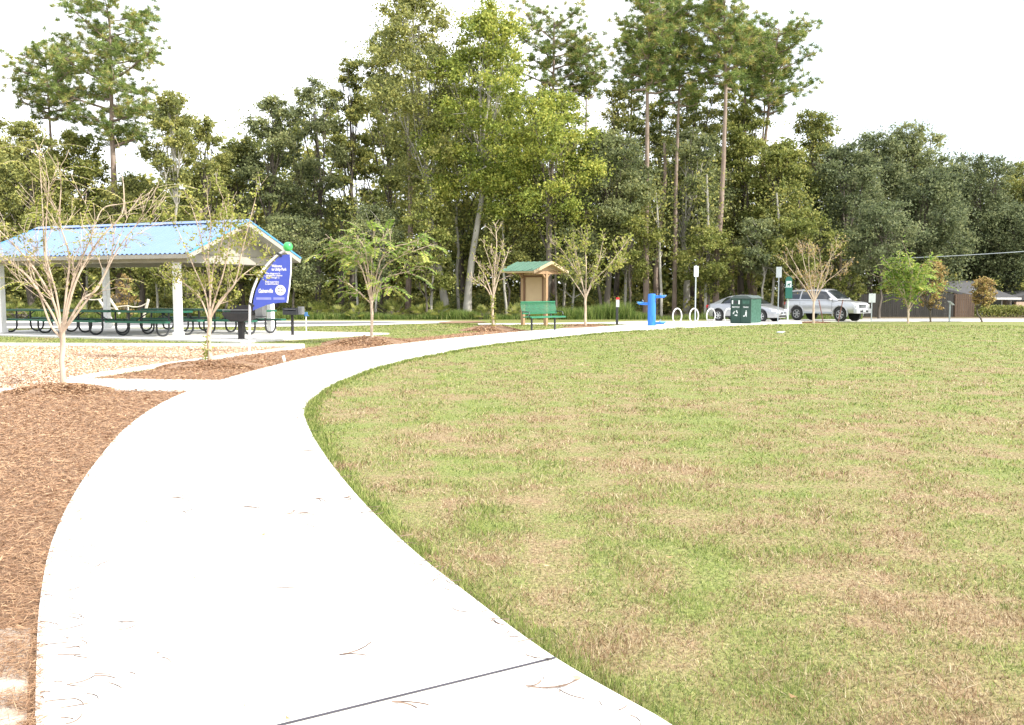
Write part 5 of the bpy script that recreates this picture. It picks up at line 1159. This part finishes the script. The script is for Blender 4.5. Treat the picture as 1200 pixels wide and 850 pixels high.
# bare trunks inside the forest
ti = 0
for px, D, top, r0_, bk, lab in [(478,66,180,.19,'pine','reddish bare trunk left of the ivy covered trunk'), (732,62,250,.10,'pale','thin pale trunk left of the drinking fountain'), (768,63.5,200,.15,'pine','reddish trunk close beside the trunk above the fountain'), (705,61,300,.10,'dark','dark slim trunk right of the yellow young tree'), (862,66,300,.13,'pine','short sunlit trunk above the sedan roof'), (880,67,285,.12,'pine','sunlit reddish trunk above the recycling bin'), (538,63,255,.10,'pale','thin pale trunk just left of the pale leaning trunk'), (400,68,290,.22,'dark','thick dark trunk in the shade left of the fern leaved tree'), (446,67,270,.25,'dark','thick dark trunk behind the fern leaved young tree'), (822,69,240,.12,'pine','slim reddish trunk between third pine and sign post'), (660,65,240,.09,'pale','thin grey trunk right of the kiosk roof'), (100,62,300,.08,'pale','thin pale trunk seen under the pavilion roof at left'), (418,60.5,270,.07,'pale','thin pale leaning stem left of the fern leaved young tree'), (505,60,255,.08,'pale','slim pale stem between palmettos left of the ivy covered trunk'), (594,60.2,268,.07,'pale','slim pale stem just behind the left side of the kiosk roof'), (652,59.8,262,.07,'dark','slim grey stem between kiosk and yellow young tree'), (775,60,262,.08,'pale','thin pale stem right of the drinking fountain'), (826,60.5,240,.09,'pale','thin pale stem between the second and third bicycle hoops'), (903,60.6,262,.08,'pale','thin pale stem right of the recycling bin'), (938,60.8,270,.07,'dark','thin dark stem behind the rear of the SUV')]:
    rr = random.Random(300+ti); z0 = terr(D); H = P(px, top, D).z-z0+2; m = MB(); tp = wobble_line((0,0,-.1), (rr.uniform(-.5,.5), 0, H), 8, .07, rr); m.tube(tp, [r0_*(1.2-.5*i/8) for i in range(9)], 8)
    for k in range(4):
        s = tp[4+k]; e = s+Vector((rr.uniform(-1.2,1.2), rr.uniform(-.8,.8), rr.uniform(.2,1.2))); m.tube(wobble_line(s, e, 4, .06, rr), [.04,.03,.022,.015,.008], 5, cap=False)
    t = thing('slender_tree', lab, 'tree', (X(px, D), D, z0), 0, 'slender trunks inside the forest'); m.build('trunk', BARK[bk], t, smooth=True)
    g = np.random.default_rng(400+ti); nl = 900; idx = g.integers(5, 9, nl); c = np.array([tp[i][:] for i in idx])+g.normal(0, .75, (nl, 3)); npmesh('crown', leafquads(c, .2, g), 4, LEAF['oak'], t, {'rnd': g.random(nl), 'tone': g.random(nl)}); ti += 1

def mound(px, py, rx, ry, h, seed):
    x, y = gp(px, py); g = np.random.default_rng(seed); m = MB(); v = [(x, y, terr(y)+h)]; n = 26; ks = 5
    for k in range(1, ks+1):
        for j in range(n):
            a = 2*math.pi*j/n; f = k/ks; w_ = 1+.13*math.sin(3*a+seed)+.08*math.sin(7*a+seed*2); hh = h*(1-f*f)**1.2+(.02*g.normal() if k < ks else -.02)*min(1, h*8)
            v.append((x+math.cos(a)*rx*f*w_, y+math.sin(a)*ry*f*w_, terr(y+math.sin(a)*ry*f*w_)+hh+.008))
    f_ = [(0, 1+j, 1+(j+1) % n) for j in range(n)]+[(1+(k-1)*n+j, 1+k*n+j, 1+k*n+(j+1) % n, 1+(k-1)*n+(j+1) % n) for k in range(1, ks) for j in range(n)]
    o = m.add(v, f_).build('mulch_mound', mulch_m, None, smooth=True); o['kind'] = 'structure'
    r = np.sqrt(g.random(9000)); a = g.uniform(0, 2*np.pi, 9000); xx, yy = x+np.cos(a)*r*rx, y+np.sin(a)*r*ry; d = np.hypot(xx, yy)
    V = chips('mulch_mound_straw', xx, yy, d, .075, .0024, leafmat('mulch_pieces', []), h*.0, .02, k0=.0008); me = V.data; co = np.zeros(len(me.vertices)*3, np.float32); me.vertices.foreach_get('co', co); co = co.reshape(-1, 4, 3)
    co[:,:,2] += (h*np.clip(1-r*r, 0, 1)**1.2+.006)[:,None]; me.vertices.foreach_set('co', co.ravel()); me.update(); tag(V, 'pine straw mounded round the foot of a young tree', 'mulch', kind='stuff')
for q in ((72, 459.5, .80, .5, .10, 1), (250, 430, 1.1, .8, .10, 2), (432, 402.5, 1.25, 1.3, .16, 3), (575, 387.6, 1.1, 1.2, .17, 4), (686, 382.3, 1.0, 1.0, .06, 5), (953, 378.6, .9, .7, .05, 6)): mound(*q)
